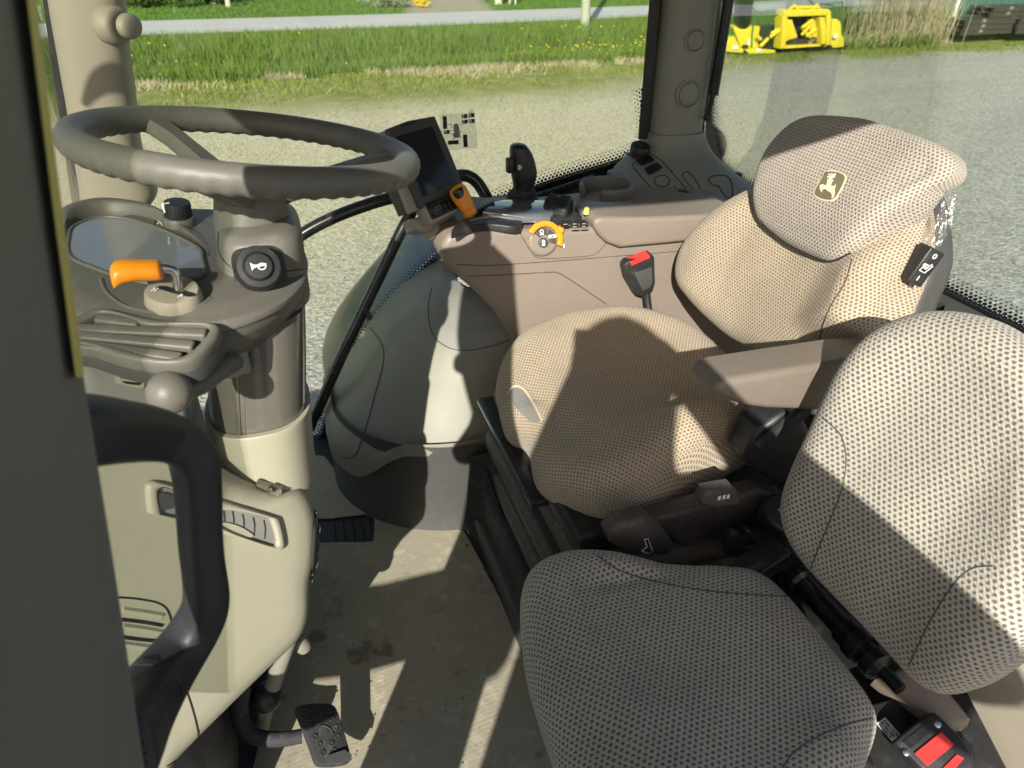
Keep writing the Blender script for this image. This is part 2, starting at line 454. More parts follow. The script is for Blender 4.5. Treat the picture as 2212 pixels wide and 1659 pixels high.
# ================================================================= the tractor cab itself
cab = thing('tractor_cab', 'tractor cab shell with beige and grey pillars, big windows and moulded wheel arch covers', 'tractor cab', (0.3, .95, 1.38))
# floor pan
bm = newbm(); box(bm, (.35, .95, 1.375), (1.9, 1.6, .04), .005); obj('floor', bm, M['floor'], cab)
# roof: its left lower edge throws the shade line across console and headrest
bm = newbm(); box(bm, (.58, .93, 2.92), (2.06, 1.66, .16), .03); obj('roof', bm, M['beige'], cab)
bm = newbm(); tube(bm, [U(a, b, Y=1.6) - D * 1.08 for a, b in ((192, 232), (204, 212), (226, 186), (258, 170), (300, 168))], [.006, .012, .019, .023, .024], 14, True, 24); rl = obj('crescent_shadow_caster', bm, M['black'], cab)  # unseen curved piece added to cast the crescent shadow on the front pillar
bm = newbm(); tube(bm, [(-.46, .80, 2.93), (-.58, .80, 2.92), (U(296, 168, Y=1.6) - D * 1.08)], .014, 10); obj('caster_bracket', bm, M['black_metal'], rl)  # added arm that carries the crescent shadow caster
# front pillar (far side)
rows = [(-260, 70, 256), (0, 108, 272), (50, 116, 276), (100, 125, 279), (170, 137, 288), (233, 148, 296), (308, 158, 304), (360, 166, 318), (395, 171, 336), (420, 174, 342), (440, 177, 332), (470, 182, 306), (560, 196, 300), (760, 215, 300)]
bm = newbm(); silo(bm, dense(rows, 44), 1.66, .07, e=3.0)
S_ap = Surf(bm); ap = obj('pillar', bm, M['beige'], cab, label='broad sunlit beige front pillar')
p, n = S_ap.at(250, 55, 0)
bm = newbm(); ax = (n + V((.75, -.1, 0))).normalized()
revolve(bm, [(.036, -.03), (.035, 0), (.031, .010), (.027, .013)], p, ax, 28, True, True, 1, 1.15)
obj('plug_boss', bm, M['beige'], ap, sub=1)
bm = newbm(); revolve(bm, [(.0215, .008), (.0215, .018), (.019, .022), (.012, .0245), (.002, .025)], p + V((.012, -.004, 0)), ax, 28, True, True, 1, 1.3)
obj('plug', bm, M['beige'], ap)
bm = newbm(); p, n = S_ap.at(328, 440, 0)
revolve(bm, [(.030, -.004), (.030, .004), (.024, .008), (.018, .002), (.002, .001)], p + V((-.01, 0, .005)), (n + V((.5, 0, .2))).normalized(), 24, sx=.7)
obj('foot_cap', bm, M['taupe'], ap)
bm = newbm(); loft(bm, [[U(86 + k * 22 + (165 - 90) * t, -40 + 520 * t, Y=1.665 + j * .03) for k, j in ((0, 0), (1, 0), (1, 1), (0, 1))] for t in (0, .25, .5, .75, 1)]); fixn(bm)
obj('window_seal', bm, M['black'], cab)
# rear pillar (far side) with its flared base
rows = [(-260, 1462, 1574), (0, 1433, 1540), (130, 1419, 1525), (220, 1409, 1513), (285, 1402, 1505), (300, 1401, 1503), (312, 1403, 1500)]
bm = newbm(); silo(bm, dense(rows, 24), 1.66, .06, e=2.6)
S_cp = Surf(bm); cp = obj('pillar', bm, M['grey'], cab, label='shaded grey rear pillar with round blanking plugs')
for (a, b, r0) in ((1500, 87, .021), (1486, 203, .027), ):
    p, n = S_cp.at(a, b, 0); bm = newbm()
    revolve(bm, [(r0 * 1.25, -.006), (r0 * 1.22, .002), (r0 * 1.02, .006), (r0, .002), (r0 * .97, .002), (r0 * .95, .007), (r0 * .8, .009), (.002, .009)], p, n, 36); obj('plug', bm, M['grey'], cp)
rows = [(280, 1398, 1508, 1.66, .065), (300, 1395, 1512, 1.66, .068), (322, 1386, 1522, 1.65, .075), (345, 1362, 1538, 1.63, .09), (368, 1342, 1560, 1.61, .11), (395, 1328, 1592, 1.59, .13), (425, 1318, 1630, 1.57, .15), (460, 1308, 1665, 1.55, .17), (500, 1296, 1690, 1.53, .19), (600, 1290, 1720, 1.52, .21)]
bm = newbm(); silo(bm, dense(rows, 40), 1.6, .1, e=3.2)
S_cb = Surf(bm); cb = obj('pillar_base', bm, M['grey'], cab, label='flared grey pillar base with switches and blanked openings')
def quad(px): return [(px[i][0] + (px[(i + 1) % 4][0] - px[i][0]) * t, px[i][1] + (px[(i + 1) % 4][1] - px[i][1]) * t) for i in range(4) for t in (0.08, .5, .92)]
for q in ([(1376, 351), (1403, 337), (1415, 349), (1387, 361)], [(1391, 367), (1420, 353), (1431, 366), (1402, 381)]):
    bm = newbm(); patch(bm, S_cb, quad(q), .004, 3, 24); obj('rocker_switch', bm, M['black_gloss'], cb)
bm = newbm()
for path in ([(1366, 355), (1412, 335), (1500, 428), (1520, 445)], [(1366, 356), (1372, 366), (1440, 445)]): seam(bm, S_cb, path, .0012, .0002)
for cx, cy, rx, ry in ((1430, 391, 17, 12),): seam(bm, S_cb, [(cx + rx * math.cos(k), cy + ry * math.sin(k)) for k in [i * .628 for i in range(10)]], .0014, .0003, 40, True)
seam(bm, S_cb, [(1474, 380), (1480, 372), (1490, 374), (1512, 404), (1506, 413), (1498, 410)], .0012, .0002, 40, True)
seam(bm, S_cb, [(1432, 413), (1446, 432), (1470, 420), (1456, 402)], .0014, .0003, 30)
seam(bm, S_cb, [(1530, 388), (1542, 380), (1568, 380), (1580, 395), (1582, 420), (1572, 428), (1560, 415), (1552, 402), (1540, 400)], .0014, .0003, 60, True)
obj('panel_joint', bm, M['black'], cb)
# swivel bracket knob and bayonet stub in the shade
bm = newbm(); p, n = S_cb.at(1374, 338, 0); n = V((0, -.3, 1)).normalized()
box(bm, p + V((0, -.01, .008)), (.055, .05, .004), .001); revolve(bm, [(.024, .008), (.025, .03), (.022, .034), (.008, .034), (.007, .040), (.002, .041)], p + V((0, -.01, 0)), n, 20)
obj('antenna_base', bm, M['black'], cb)
bm = newbm(); p, n = S_cb.at(1470, 440, 0)
revolve(bm, [(.020, -.03), (.022, .012), (.024, .014), (.024, .022), (.016, .026)], p, V((-.25, -.55, .8)), 24); obj('socket', bm, M['black'], cb)
bm = newbm(); revolve(bm, [(.010, .026), (.010, .029), (.004, .029)], p, V((-.25, -.55, .8)), 20); obj('socket_pin', bm, M['grey'], cb)
bm = newbm(); p, n = S_cb.at(1325, 374, 0); box(bm, p + V((.02, -.02, -.015)), (.075, .05, .05), .006); obj('bracket', bm, M['grey'], cb)
# near pillar: its rear face fills the left edge of the picture
E = [(-300, 40), (-100, 64), (0, 75), (480, 135), (810, 180), (1200, 243), (1659, 312), (2200, 400)]
secs = []
def yed(py): return .38 - .085 * ss(400, 1700, py)
for py, px in E:
    ye = yed(py); q = U(px, py, Y=ye); k = ye - .07
    while k > .04 and proj(V((q.x, k, q.z)))[0] > -90: k -= .004
    secs.append([V((q.x, ye, q.z)), V((q.x - .004, ye - .008, q.z)), V((q.x, k, q.z)), V((q.x - .05, k + .01, q.z)), V((q.x - .135, k + .08, q.z)), V((q.x - .035, ye + .005, q.z))])
secs.append([p + (p - o_) * 1.2 for p, o_ in zip(secs[-1], secs[-2])])
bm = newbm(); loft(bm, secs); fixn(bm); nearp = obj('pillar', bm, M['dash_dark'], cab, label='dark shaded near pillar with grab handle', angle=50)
bm = newbm(); sc_ = []
for py, px in ((-200, 52), (0, 76), (240, 106), (480, 136), (650, 159), (815, 181)):
    ex = U(px, py, Y=yed(py)).x; sc_.append([U(px - 17, py, X=ex + .002), U(px + 2, py, X=ex + .003), U(px + 2, py, X=ex - .004), U(px - 17, py, X=ex - .004)])
loft(bm, sc_); fixn(bm)
obj('edge_seal', bm, M['seal'], nearp)
bm = newbm()
hp = [(90, 960, .31), (200, 932, .36), (290, 932, .41), (365, 945, .43), (412, 975, .43), (426, 1040, .43), (434, 1180, .43), (446, 1290, .43), (430, 1345, .43), (392, 1405, .42), (340, 1475, .395), (285, 1555, .36), (225, 1650, .31)]
hw = [.022, .021, .0195, .018, .0165, .0145, .0138, .0140, .0155, .018, .022, .026, .028]
tube(bm, [U(200, 935, Y=.36) + V((-.09, -.02, .012)), U(212, 933, Y=.365) + V((-.02, 0, .004))] + [U(a, b, Y=y) for a, b, y in hp[2:]], hw, 24, True, 60, None, 3.6); gh = obj('grab_handle', bm, M['handle'], nearp, sub=1)
bm = newbm(); q = U(322, 1500, Y=.405); tube(bm, [U(338, 1478, Y=.394), U(330, 1488, Y=.390)], .0235, 18); obj('handle_cuff', bm, M['black'], gh)
bm = newbm(); tube(bm, [(-.16, .30, 1.83), (-.35, .30, 1.83), (-.62, .33, 1.84)], .055, 16); obj('floor_shade_bar', bm, M['dash_dark'], nearp)  # hidden bar added to shade the floor between the sunlit patches
bm = newbm(); box(bm, (-.02, -.38, .99), (.9, .55, .06), .01); obj('step', bm, M['black_metal'], cab)
# rear left post and rear wall
bm = newbm(); prism(bm, [(1.02, .12, 1.4), (1.16, .12, 1.4), (1.16, .22, 1.4), (1.02, .22, 1.4)], (0, 0, 1.45), .02); obj('pillar', bm, M['beige'], cab, label='rear pillar beside the fold-down seat')
bm = newbm(); box(bm, (1.15, .95, 1.70), (.04, 1.55, .64), .01); S_rw = Surf(bm); obj('rear_wall', bm, M['fender_in'], cab)
# rear window with dotted border and rubber sill
bm = newbm(); box(bm, (1.150, .99, 2.44), (.005, 1.66, .84)); rw = obj('rear_window', bm, M['glass_rear'], cab, smooth=False)
def band(bm, solid, clear, nu=60):
    """strip from the solid edge to the clear edge with uv in metres"""
    a = smooth_open(solid, nu); b = smooth_open(clear, nu); ly = bm.loops.layers.uv.verify()
    va = [bm.verts.new(p) for p in a]; vb = [bm.verts.new(p) for p in b]; s = 0; us = [0]
    for p, q in zip(a, a[1:]): s += (q - p).length; us.append(s)
    for i in range(nu - 1):
        f = bm.faces.new((va[i], va[i + 1], vb[i + 1], vb[i])); d0 = (b[i] - a[i]).length; d1 = (b[i + 1] - a[i + 1]).length
        for lp, uv in zip(f.loops, ((us[i], -d0 + .045), (us[i + 1], -d1 + .045), (us[i + 1], .045), (us[i], .045))): lp[ly].uv = uv
bm = newbm(); GX = 1.1455
band(bm, [(GX, 1.83, 2.9), (GX, 1.825, 2.50), (GX, 1.80, 2.22), (GX, 1.74, 2.08), (GX, 1.62, 2.03), (GX, 1.2, 2.02), (GX, .6, 2.02), (GX, .18, 2.02)], [(GX, 1.768, 2.9), (GX, 1.763, 2.50), (GX, 1.745, 2.27), (GX, 1.70, 2.15), (GX, 1.60, 2.098), (GX, 1.2, 2.080), (GX, .6, 2.080), (GX, .18, 2.080)], 140)
obj('dotted_border', bm, M['frit'], rw, smooth=False)
bm = newbm()
prism(bm, [(1.14, 1.62, 2.022), (1.14, .2, 2.022), (1.115, .2, 2.02), (1.115, .80, 2.02), (1.08, .80, 2.02), (1.075, .84, 2.02), (1.11, .87, 2.02), (1.115, 1.62, 2.02)], (0, 0, .018), .005); obj('sill_rubber', bm, M['darkgrey'], rw)
# side window, border follows the wheel arch
arc = [(1384, 190), (1390, 260), (1388, 300), (1365, 324), (1320, 342), (1250, 362), (1150, 395), (1060, 432), (1000, 474), (955, 535), (900, 590), (833, 662), (770, 740), (720, 840), (690, 930), (684, 990)]
W = [U(a, b, Y=1.72) for a, b in arc]
bm = newbm(); gl = [U(a, b, Y=1.725) for a, b in ((292, -260), (1450, -260), (1420, 0))] + [p + V((0, .005, 0)) for p in W] + [U(a, b, Y=1.725) for a, b in ((640, 1000), (420, 1000), (300, 640), (285, 300))]
prism(bm, gl, (0, .005, 0)); sw = obj('side_window', bm, M['glass'], cab, smooth=False)
bm = newbm(); Wd = smooth_open(W, 160); ly = bm.loops.layers.uv.verify(); ra, rb, us = [], [], [0]
for i, p in enumerate(Wd):
    a = Wd[max(0, i - 2)]; b = Wd[min(len(Wd) - 1, i + 2)]; t = (b - a).normalized(); nrm = V((t.z, 0, -t.x)); nrm = nrm if nrm.dot(V((.7, 0, -1))) > 0 else -nrm
    ra.append(bm.verts.new(p + nrm * .060)); rb.append(bm.verts.new(p - nrm * .024))
    if i: us.append(us[-1] + (p - Wd[i - 1]).length)
for i in range(159):
    f = bm.faces.new((ra[i], ra[i + 1], rb[i + 1], rb[i]))
    for lp, uv in zip(f.loops, ((us[i], -.039), (us[i + 1], -.039), (us[i + 1], .045), (us[i], .045))): lp[ly].uv = uv
obj('dotted_border', bm, M['frit'], sw, smooth=False)
bm = newbm(); loft(bm, [[U(1406 + k * 24 - 22 * t, 228 * t - 40 * (1 - t), Y=1.655 + j * .02) for k, j in ((0, 0), (1, 0), (1, 1), (0, 1))] for t in (0, .5, 1, 1.27)]); fixn(bm); obj('window_seal', bm, M['black'], sw)
bm = newbm(); loft(bm, [[U(1536 + k * 22 - 31 * t, 228 * t - 40 * (1 - t), Y=1.645 + j * .02) for k, j in ((0, 0), (1, 0), (1, 1), (0, 1))] for t in (0, .5, 1, 1.35)]); fixn(bm); obj('window_seal', bm, M['black'], rw)
# windscreen
bm = newbm(); prism(bm, [(-.42, 1.70, 1.9), (-.30, .42, 1.9), (-.30, .42, 2.84), (-.34, 1.70, 2.84)], (-.006, 0, 0)); obj('windscreen', bm, M['glass'], cab, smooth=False)
# tray and dark lower wall behind the console
bm = newbm()
box(bm, (.80, 1.60, 1.99), (.85, .20, .03), .006); box(bm, (.8, 1.70, 1.95), (.85, .02, .2), .004)
obj('side_tray', bm, M['darkgrey'], cab)
bm = newbm()
for k in range(8):
    a = U(1168 + k * 15.5, 424 - k * 5.2, Y=1.66); box(bm, a, (.020, .012, .020), .003, 2, ((1, 0, .25), (0, 1, 0), (-.25, 0, 1)))
obj('ribbed_strip', bm, M['black'], cab)
# wheel arch cover
def arch(rows, nb=0.0):
    secs = []
    for px, py, yi, cl in rows:
        f = U(px, py, Y=1.48 + .22 * ss(960, 720, py)); s = [V((f.x + .012, 1.73, f.z)), V((f.x + .004, 1.62, f.z))]
        for k in range(25):
            a = math.pi / 2 * k / 24
            s.append(V((f.x + cl * (1 - math.cos(a) ** 1.05), 1.52 - (1.52 - yi) * math.sin(a) ** 1.05, f.z)))
        s.append(V((1.15, yi, f.z))); secs.append(s)
    return secs
rows = [(716, 985, 1.262, .30), (708, 955, 1.262, .30), (706, 925, 1.268, .30), (714, 885, 1.28, .30), (734, 822, 1.295, .30), (758, 764, 1.31, .29), (788, 708, 1.325, .28), (824, 660, 1.34, .26), (864, 620, 1.365, .24), (905, 590, 1.40, .2), (940, 570, 1.44, .15), (960, 562, 1.50, .08)]
bm = newbm(); secs = arch(rows)
k0 = len(secs[0])
for i, p in enumerate(secs[0]):          # lower edge: level at 1.605 along the inner side, dipping round the front corner
    t = ss(10, 19, i); p.z = 1.50 * (1 - t) + 1.605 * t
secs[1] = [V((p.x, p.y, max(p.z, secs[0][i].z + .012))) for i, p in enumerate(secs[1])]
secs[2] = [V((p.x, p.y, max(p.z, secs[0][i].z + .03))) for i, p in enumerate(secs[2])]
lip = [V((p.x + .02, p.y + .015, p.z - .004)) for p in secs[0]]
loft(bm, [lip] + secs, False, False, False); fixn(bm); S_ar = Surf(bm)
ar = obj('wheel_arch_cover', bm, M['fender_in'], cab, angle=60)
bm = newbm(); ks = []
for z, d in ((1.393, -.004), (1.42, .004), (1.50, .014), (1.60, .018), (1.63, .02)):
    s = []
    for p in arch([(716, 985, 1.235, .31)])[0]: s.append(V((p.x + d + .002, p.y + d * .8, z)))
    ks.append(s)
loft(bm, ks, False, False, False); fixn(bm); S_kp = Surf(bm); kp = obj('kick_panel', bm, M['darkgrey'], cab, angle=60)
bm = newbm()
seam(bm, S_ar, [(800, 708), (826, 746), (827, 790), (808, 860), (790, 925), (768, 982), (742, 990)], .0022, -.0003, 60)
seam(bm, S_ar, [(945, 590), (928, 640), (926, 690), (940, 730), (972, 752), (1010, 757), (1060, 748), (1100, 735)], .0012, .0002, 60)
obj('panel_joint', bm, M['darkgrey'], ar)
bm = newbm(); patch(bm, S_ar, [(948, 585), (931, 640), (929, 690), (942, 728), (974, 749), (1010, 754), (1060, 745), (1100, 730), (1085, 690), (1040, 640), (1000, 600)], .0015, 10, 80); obj('storage_lid', bm, M['grey'], ar)
bm = newbm(); patch(bm, S_ar, [(989, 612), (1000, 602), (1020, 606), (1036, 622), (1034, 634), (1010, 630)], .004, 4, 40); lh = obj('lid_handle', bm, M['grey'], ar)
bm = newbm(); patch(bm, S_ar, [(997, 612), (1004, 607), (1018, 610), (1030, 622), (1028, 629), (1012, 626)], .0055, 4, 30); obj('handle_recess', bm, M['black'], lh)
# lower boundary of the cab on the far side and engine hood ahead (they shade the yard)
bm = newbm(); box(bm, (.5, 1.0, 1.22), (1.6, 1.4, .26), .03); obj('chassis', bm, M['black'], cab)
bm = newbm(); box(bm, (-1.75, .92, 1.45), (2.3, .86, .72), .12); obj('engine_hood', bm, M['fender'], cab)
# outer fender and rear wheel seen through the side glass
bm = newbm(); secs = []
fp = [(690, 850), (735, 760), (790, 690), (830, 645), (870, 602), (915, 560), (960, 522), (1010, 495)]
for a, b in fp:
    q = U(a, b, Y=1.85); secs.append([V((q.x, q.y - .12, q.z - .015)), V((q.x, q.y - .08, q.z)), V((q.x, q.y + .05, q.z)), V((q.x + .01, q.y + .3, q.z)), V((q.x + .03, q.y + .36, q.z - .03)), V((q.x + .06, q.y + .36, q.z - .09)), V((q.x + .06, q.y - .1, q.z - .09))])
loft(bm, secs); fixn(bm); fo = obj('outer_fender', bm, M['fender'], cab, sub=1)
bm = newbm(); revolve(bm, [(.45, -.22), (.80, -.25), (.86, -.2), (.87, 0), (.86, .2), (.80, .25), (.45, .22)], (.95, 2.1, .88), (0, 1, 0), 48)
obj('rear_wheel', bm, M['rubber'], cab)
# ================================================================= the yard, road and what stands there
def terrain_z(x, y):
    d = math.exp(-((y - 19.6) / 1.3) ** 2) * .28 * ss(-40, -6, x)
    return -d
bm = newbm(); xs = [-300, -120, -60, -30] + [-20 + 1.2 * i for i in range(58)] + [60, 90, 150, 300]; ys = [-200, -60, -20] + [i * 1.0 for i in range(-10, 15)] + [15 + .6 * i for i in range(34)] + [36, 38, 41, 45, 50, 60, 80, 120, 200, 400]
g = [[bm.verts.new((x, y, terrain_z(x, y) + (.03 * mnoise.noise((x * .4, y * .4, 0)) if y < 16 else 0))) for x in xs] for y in ys]
for j in range(len(ys) - 1):
    for i in range(len(xs) - 1): bm.faces.new((g[j][i], g[j][i + 1], g[j + 1][i + 1], g[j + 1][i]))
t = NT('yard_ground'); p = t.pos(); x, y, _ = t.xyz(p)
n1 = t.noise(.35, 5, .6, p); n2 = t.noise(2.2, 5, .65, p); n3 = t.noise(22, 4, .7, p); n4 = t.noise(75, 3, .7, p)
yy = t.math('ADD', y, t.math('ADD', t.math('MULTIPLY', t.math('SUBTRACT', n1, .5), 2.6), t.math('MULTIPLY', t.math('SUBTRACT', n2, .5), 1.6)))
yy = t.math('SUBTRACT', yy, t.math('MULTIPLY', t.step(5, 13, x), 3.0))
vo = t.n('ShaderNodeTexVoronoi'); vo.inputs['Scale'].default_value = 28; t.put(vo.inputs['Vector'], p)
n5 = t.noise(9, 5, .75, p); trk = t.noise(1.6, 4, .6, t.scale(p, (.12, 1, 1)))
def cells(sc):
    v = t.n('ShaderNodeTexVoronoi'); v.inputs['Scale'].default_value = sc; t.put(v.inputs['Vector'], p); return t.xyz(v.outputs['Color'])[0]
k1, k2 = cells(12), cells(36)
gr = t.mix(t.step(.3, .7, n3), (.36, .355, .33), (.56, .55, .51)); gr = t.mix(t.math('MULTIPLY', t.step(.70, .95, k2), .65), gr, (.15, .15, .14)); gr = t.mix(t.math('MULTIPLY', t.step(.25, .05, k2), .45), gr, (.80, .79, .75)); gr = t.mix(t.math('MULTIPLY', t.step(.80, .95, k1), .28), gr, (.20, .195, .175)); gr = t.mix(t.math('MULTIPLY', t.step(.56, .72, n5), .45), gr, (.72, .71, .67))
gr = t.mix(t.math('MULTIPLY', t.step(.45, .66, trk), .4), gr, (.34, .325, .28)); gr = t.mix(t.math('MULTIPLY', t.step(.5, .68, n2), .3), gr, (.50, .48, .42))
di = t.mix(n2, (.54, .485, .34), (.66, .61, .45)); di = t.mix(t.math('MULTIPLY', t.step(.42, .62, n3), .65), di, (.33, .30, .19)); di = t.mix(t.math('MULTIPLY', t.step(.5, .62, n5), .4), di, (.42, .42, .22)); di = t.mix(t.math('MULTIPLY', t.step(.6, .8, n3), .5), di, (.62, .58, .45))
di = t.mix(t.math('MULTIPLY', t.step(.72, .95, k2), .6), di, (.24, .215, .14)); di = t.mix(t.math('MULTIPLY', t.step(.2, .05, k2), .5), di, (.78, .74, .60))
gs = t.mix(n3, (.11, .17, .03), (.30, .30, .10)); gs = t.mix(t.step(.4, .75, n2), gs, (.40, .36, .18))
lawn = t.mix(n3, (.085, .17, .03), (.16, .25, .055)); lawn = t.mix(t.math('MULTIPLY', t.step(.4, .7, n1), .5), lawn, (.16, .28, .05))
c = t.mix(t.math('MULTIPLY', t.step(3.0, 8.5, yy), t.math('SUBTRACT', 1.0, t.math('MULTIPLY', t.step(4, 12, x), .75))), gr, di)
c = t.mix(t.step(12.6, 15.4, yy), c, gs)
c = t.mix(t.step(17.4, 18.3, yy), c, (.07, .13, .025))
c = t.mix(t.step(32.0, 32.9, y), c, lawn)
dx = t.math('SUBTRACT', x, t.math('ADD', 8.0, t.math('MULTIPLY', t.math('SUBTRACT', y, 33.0), .2)))
drive = t.math('MULTIPLY', t.math('SUBTRACT', 1.0, t.step(1.4, 2.4, t.math('ABSOLUTE', t.math('ADD', dx, t.math('SUBTRACT', n2, .5))))), t.step(32.3, 33, y))
c = t.mix(drive, c, t.mix(n3, (.30, .27, .2), (.42, .38, .28)))
h = t.math('ADD', t.math('MULTIPLY', n3, .6), t.math('ADD', t.math('MULTIPLY', n4, .5), t.math('MULTIPLY', vo.outputs[0], .5)))
M['ground'] = t.done(t.pbr(c, .95, t.bump(h, .05, 1), spec=.1))
obj('ground', bm, M['ground'], kind='structure', angle=180)
t = NT('worn_asphalt'); p = t.pos(); n1 = t.noise(.6, 5, .6, t.scale(p, (.25, 1.4, 1))); n2 = t.noise(30, 4, .7, p)
c = t.mix(n2, (.33, .335, .33), (.45, .455, .445)); c = t.mix(t.step(.4, .7, n1), c, (.42, .42, .40)); M['asphalt'] = t.done(t.pbr(c, .9, t.bump(n2, .01, .5), spec=.2))
bm = newbm()
def road_y(x): return .022 * max(0, x - 4) ** 1.55
L = []
for i in range(70):
    x = -60 + i * 3.0; L.append((bm.verts.new((x, 27.5 + road_y(x) + .12 * mnoise.noise((x, 0, 0)), .03)), bm.verts.new((x, 32.7 + road_y(x) * .7 + .12 * mnoise.noise((x, 5, 0)), .03))))
for a, b in zip(L, L[1:]): bm.faces.new((a[0], b[0], b[1], a[1]))
obj('road', bm, M['asphalt'], kind='structure', angle=180)
# vegetation materials
def leafmat(name, a, b, tr=.3):
    t = NT(name); p = t.pos(); n = t.noise(1.1, 4, .65, p); n2 = t.noise(9, 2, .5, p)
    c = t.mix(n, a, b); c = t.mix(t.math('MULTIPLY', n2, .5), c, tuple(k * .55 for k in a))
    d = t.n('ShaderNodeBsdfDiffuse'); t.put(d.inputs[0], c); k = t.n('ShaderNodeBsdfTranslucent'); t.put(k.inputs[0], c)
    m = t.n('ShaderNodeMixShader'); m.inputs[0].default_value = tr; t.t.links.new(d.outputs[0], m.inputs[1]); t.t.links.new(k.outputs[0], m.inputs[2])
    return t.done(m.outputs[0])
M['grass'] = leafmat('tall_grass', (.10, .175, .03), (.24, .31, .085)); M['drygrass'] = leafmat('dry_grass', (.42, .36, .22), (.60, .54, .36)); M['short'] = leafmat('thin_grass', (.16, .23, .04), (.34, .35, .11))
M['lawn'] = leafmat('mown_lawn', (.085, .17, .03), (.16, .25, .055))
M['yellow_petal'] = leafmat('yellow_petals', (.75, .55, .02), (.8, .62, .04), .2)
M['leaf_dark'] = leafmat('dark_leaves', (.02, .05, .012), (.05, .10, .025)); M['leaf'] = leafmat('bush_leaves', (.06, .12, .02), (.13, .19, .05)); M['leaf_pale'] = leafmat('pale_leaves', (.22, .28, .16), (.4, .45, .3)); M['reed'] = leafmat('dry_reeds', (.46, .38, .21), (.66, .57, .36))
rnd = random.Random(3)
def blades(bm, n, fx, h0, h1, w, lean=.35):
    for _ in range(n):
        x, y = fx(); h = rnd.uniform(h0, h1) * (1 - .75 * ss(24.5, 27.2, y - road_y(x)) if y < 31 else 1); a = rnd.uniform(0, 6.283); l = rnd.gauss(0, lean) * h; z = terrain_z(x, y) - .01
        dx, dy = math.cos(a) * w / 2, math.sin(a) * w / 2; b = rnd.uniform(0, 6.283); ex, ey = math.cos(b) * l, math.sin(b) * l
        v = [bm.verts.new((x - dx, y - dy, z)), bm.verts.new((x + dx, y + dy, z)), bm.verts.new((x + dx * .7 + ex * .4, y + dy * .7 + ey * .4, z + h * .6)), bm.verts.new((x - dx * .7 + ex * .4, y - dy * .7 + ey * .4, z + h * .6)), bm.verts.new((x + ex, y + ey, z + h))]
        bm.faces.new((v[0], v[1], v[2], v[3])); bm.faces.new((v[3], v[2], v[4]))
def verge():
    while True:
        y = 17.7 + 9.9 * rnd.random() ** 1.25; x = rnd.uniform(-9, 34)
        e = 18.0 + 2.2 * mnoise.noise((x * .4, 0, 3)) + .6 * mnoise.noise((x * 1.7, 0, 3)) - ss(5, 10, x) * 1.0 + ss(10.8, 12.0, x) * 3.0 - ss(15.5, 16.5, x) * 2.0 + ss(19.0, 20.0, x) * 2.2
        if y > e and y < 27.4 + road_y(x) + .3: return x, y
bm = newbm(); blades(bm, 85000, verge, .12, .48, .024, .55); obj('grass', bm, M['grass'], kind='stuff', smooth=False)
def dead():
    while True:
        x = rnd.uniform(-4, 12); y = rnd.gauss(18.15 - ss(4, 12, x) * .9 + 1.5 * mnoise.noise((x * .33, 4.2, 0)), .55)
        if mnoise.noise((x * .42, y * .5, 0)) > -.05: return x, y
bm = newbm(); blades(bm, 9000, dead, .04, .20, .02, 1.1); obj('dead_grass', bm, M['drygrass'], kind='stuff', smooth=False)
def thin():
    while True:
        x = rnd.uniform(-6, 22); y = 18.2 - abs(rnd.gauss(0, 1.8)) * (1 - .6 * ss(6, 12, x)) - ss(5, 14, x) * .5
        if mnoise.noise((x * .6, y * .9, 2)) > -.25: return x, y
bm = newbm(); blades(bm, 20000, thin, .03, .12, .022, .6); obj('verge_grass', bm, M['short'], kind='stuff', smooth=False)
def lawnf():
    while True:
        x = rnd.uniform(-9, 32); y = rnd.uniform(32.8 + road_y(x) * .7, 46)
        if abs(x - 8 - (y - 33) * .2) > 2.0: return x, y
bm = newbm(); blades(bm, 16000, lawnf, .05, .16, .05, .4); obj('lawn', bm, M['lawn'], kind='stuff', smooth=False)
bm = newbm()
for _ in range(230):
    if rnd.random() < .4: x, y = rnd.gauss(8.6, 1.0), rnd.gauss(19.3, .5)
    elif rnd.random() < .4: x, y = rnd.gauss(11.3, 1.0), rnd.gauss(19.8, .7)
    else: x, y = verge()
    z = terrain_z(x, y) + rnd.uniform(.22, .5); r = rnd.uniform(.012, .026); a = rnd.random() * 6
    vs = [bm.verts.new((x + r * math.cos(a + k * 1.047), y + r * math.sin(a + k * 1.047) * .6 - .3 * r * math.sin(k), z + r * .7 * math.sin(a + k * 1.047))) for k in range(6)]; bm.faces.new(vs)
obj('wild_flowers', bm, M['yellow_petal'], kind='stuff', smooth=False)
# utility pole
t = NT('weathered_pole_wood'); p = t.coord(); n = t.noise(8, 5, .7, t.scale(p, (6, 6, .35)))
c = t.mix(n, (.20, .22, .15), (.42, .44, .34)); M['pole'] = t.done(t.pbr(c, .9, t.bump(n, .02, .8), spec=.1))
bm = newbm(); q = U(1263, 68, Z=0); revolve(bm, [(.155, -.2), (.15, 1), (.135, 5), (.11, 9.5)], (q.x, q.y, 0), (0, 0, 1), 20); bmesh.ops.translate(bm, verts=bm.verts, vec=(0, 0, 0))
pole = thing('utility_pole', 'grey-green weathered wooden pole standing in the tall grass verge', 'pole', (q.x, q.y, 0)); obj('shaft', bm, M['pole'], pole)
bm = newbm(); box(bm, (q.x, q.y - .15, 8.9), (2.2, .1, .12), .01); obj('crossarm', bm, M['pole'], pole)
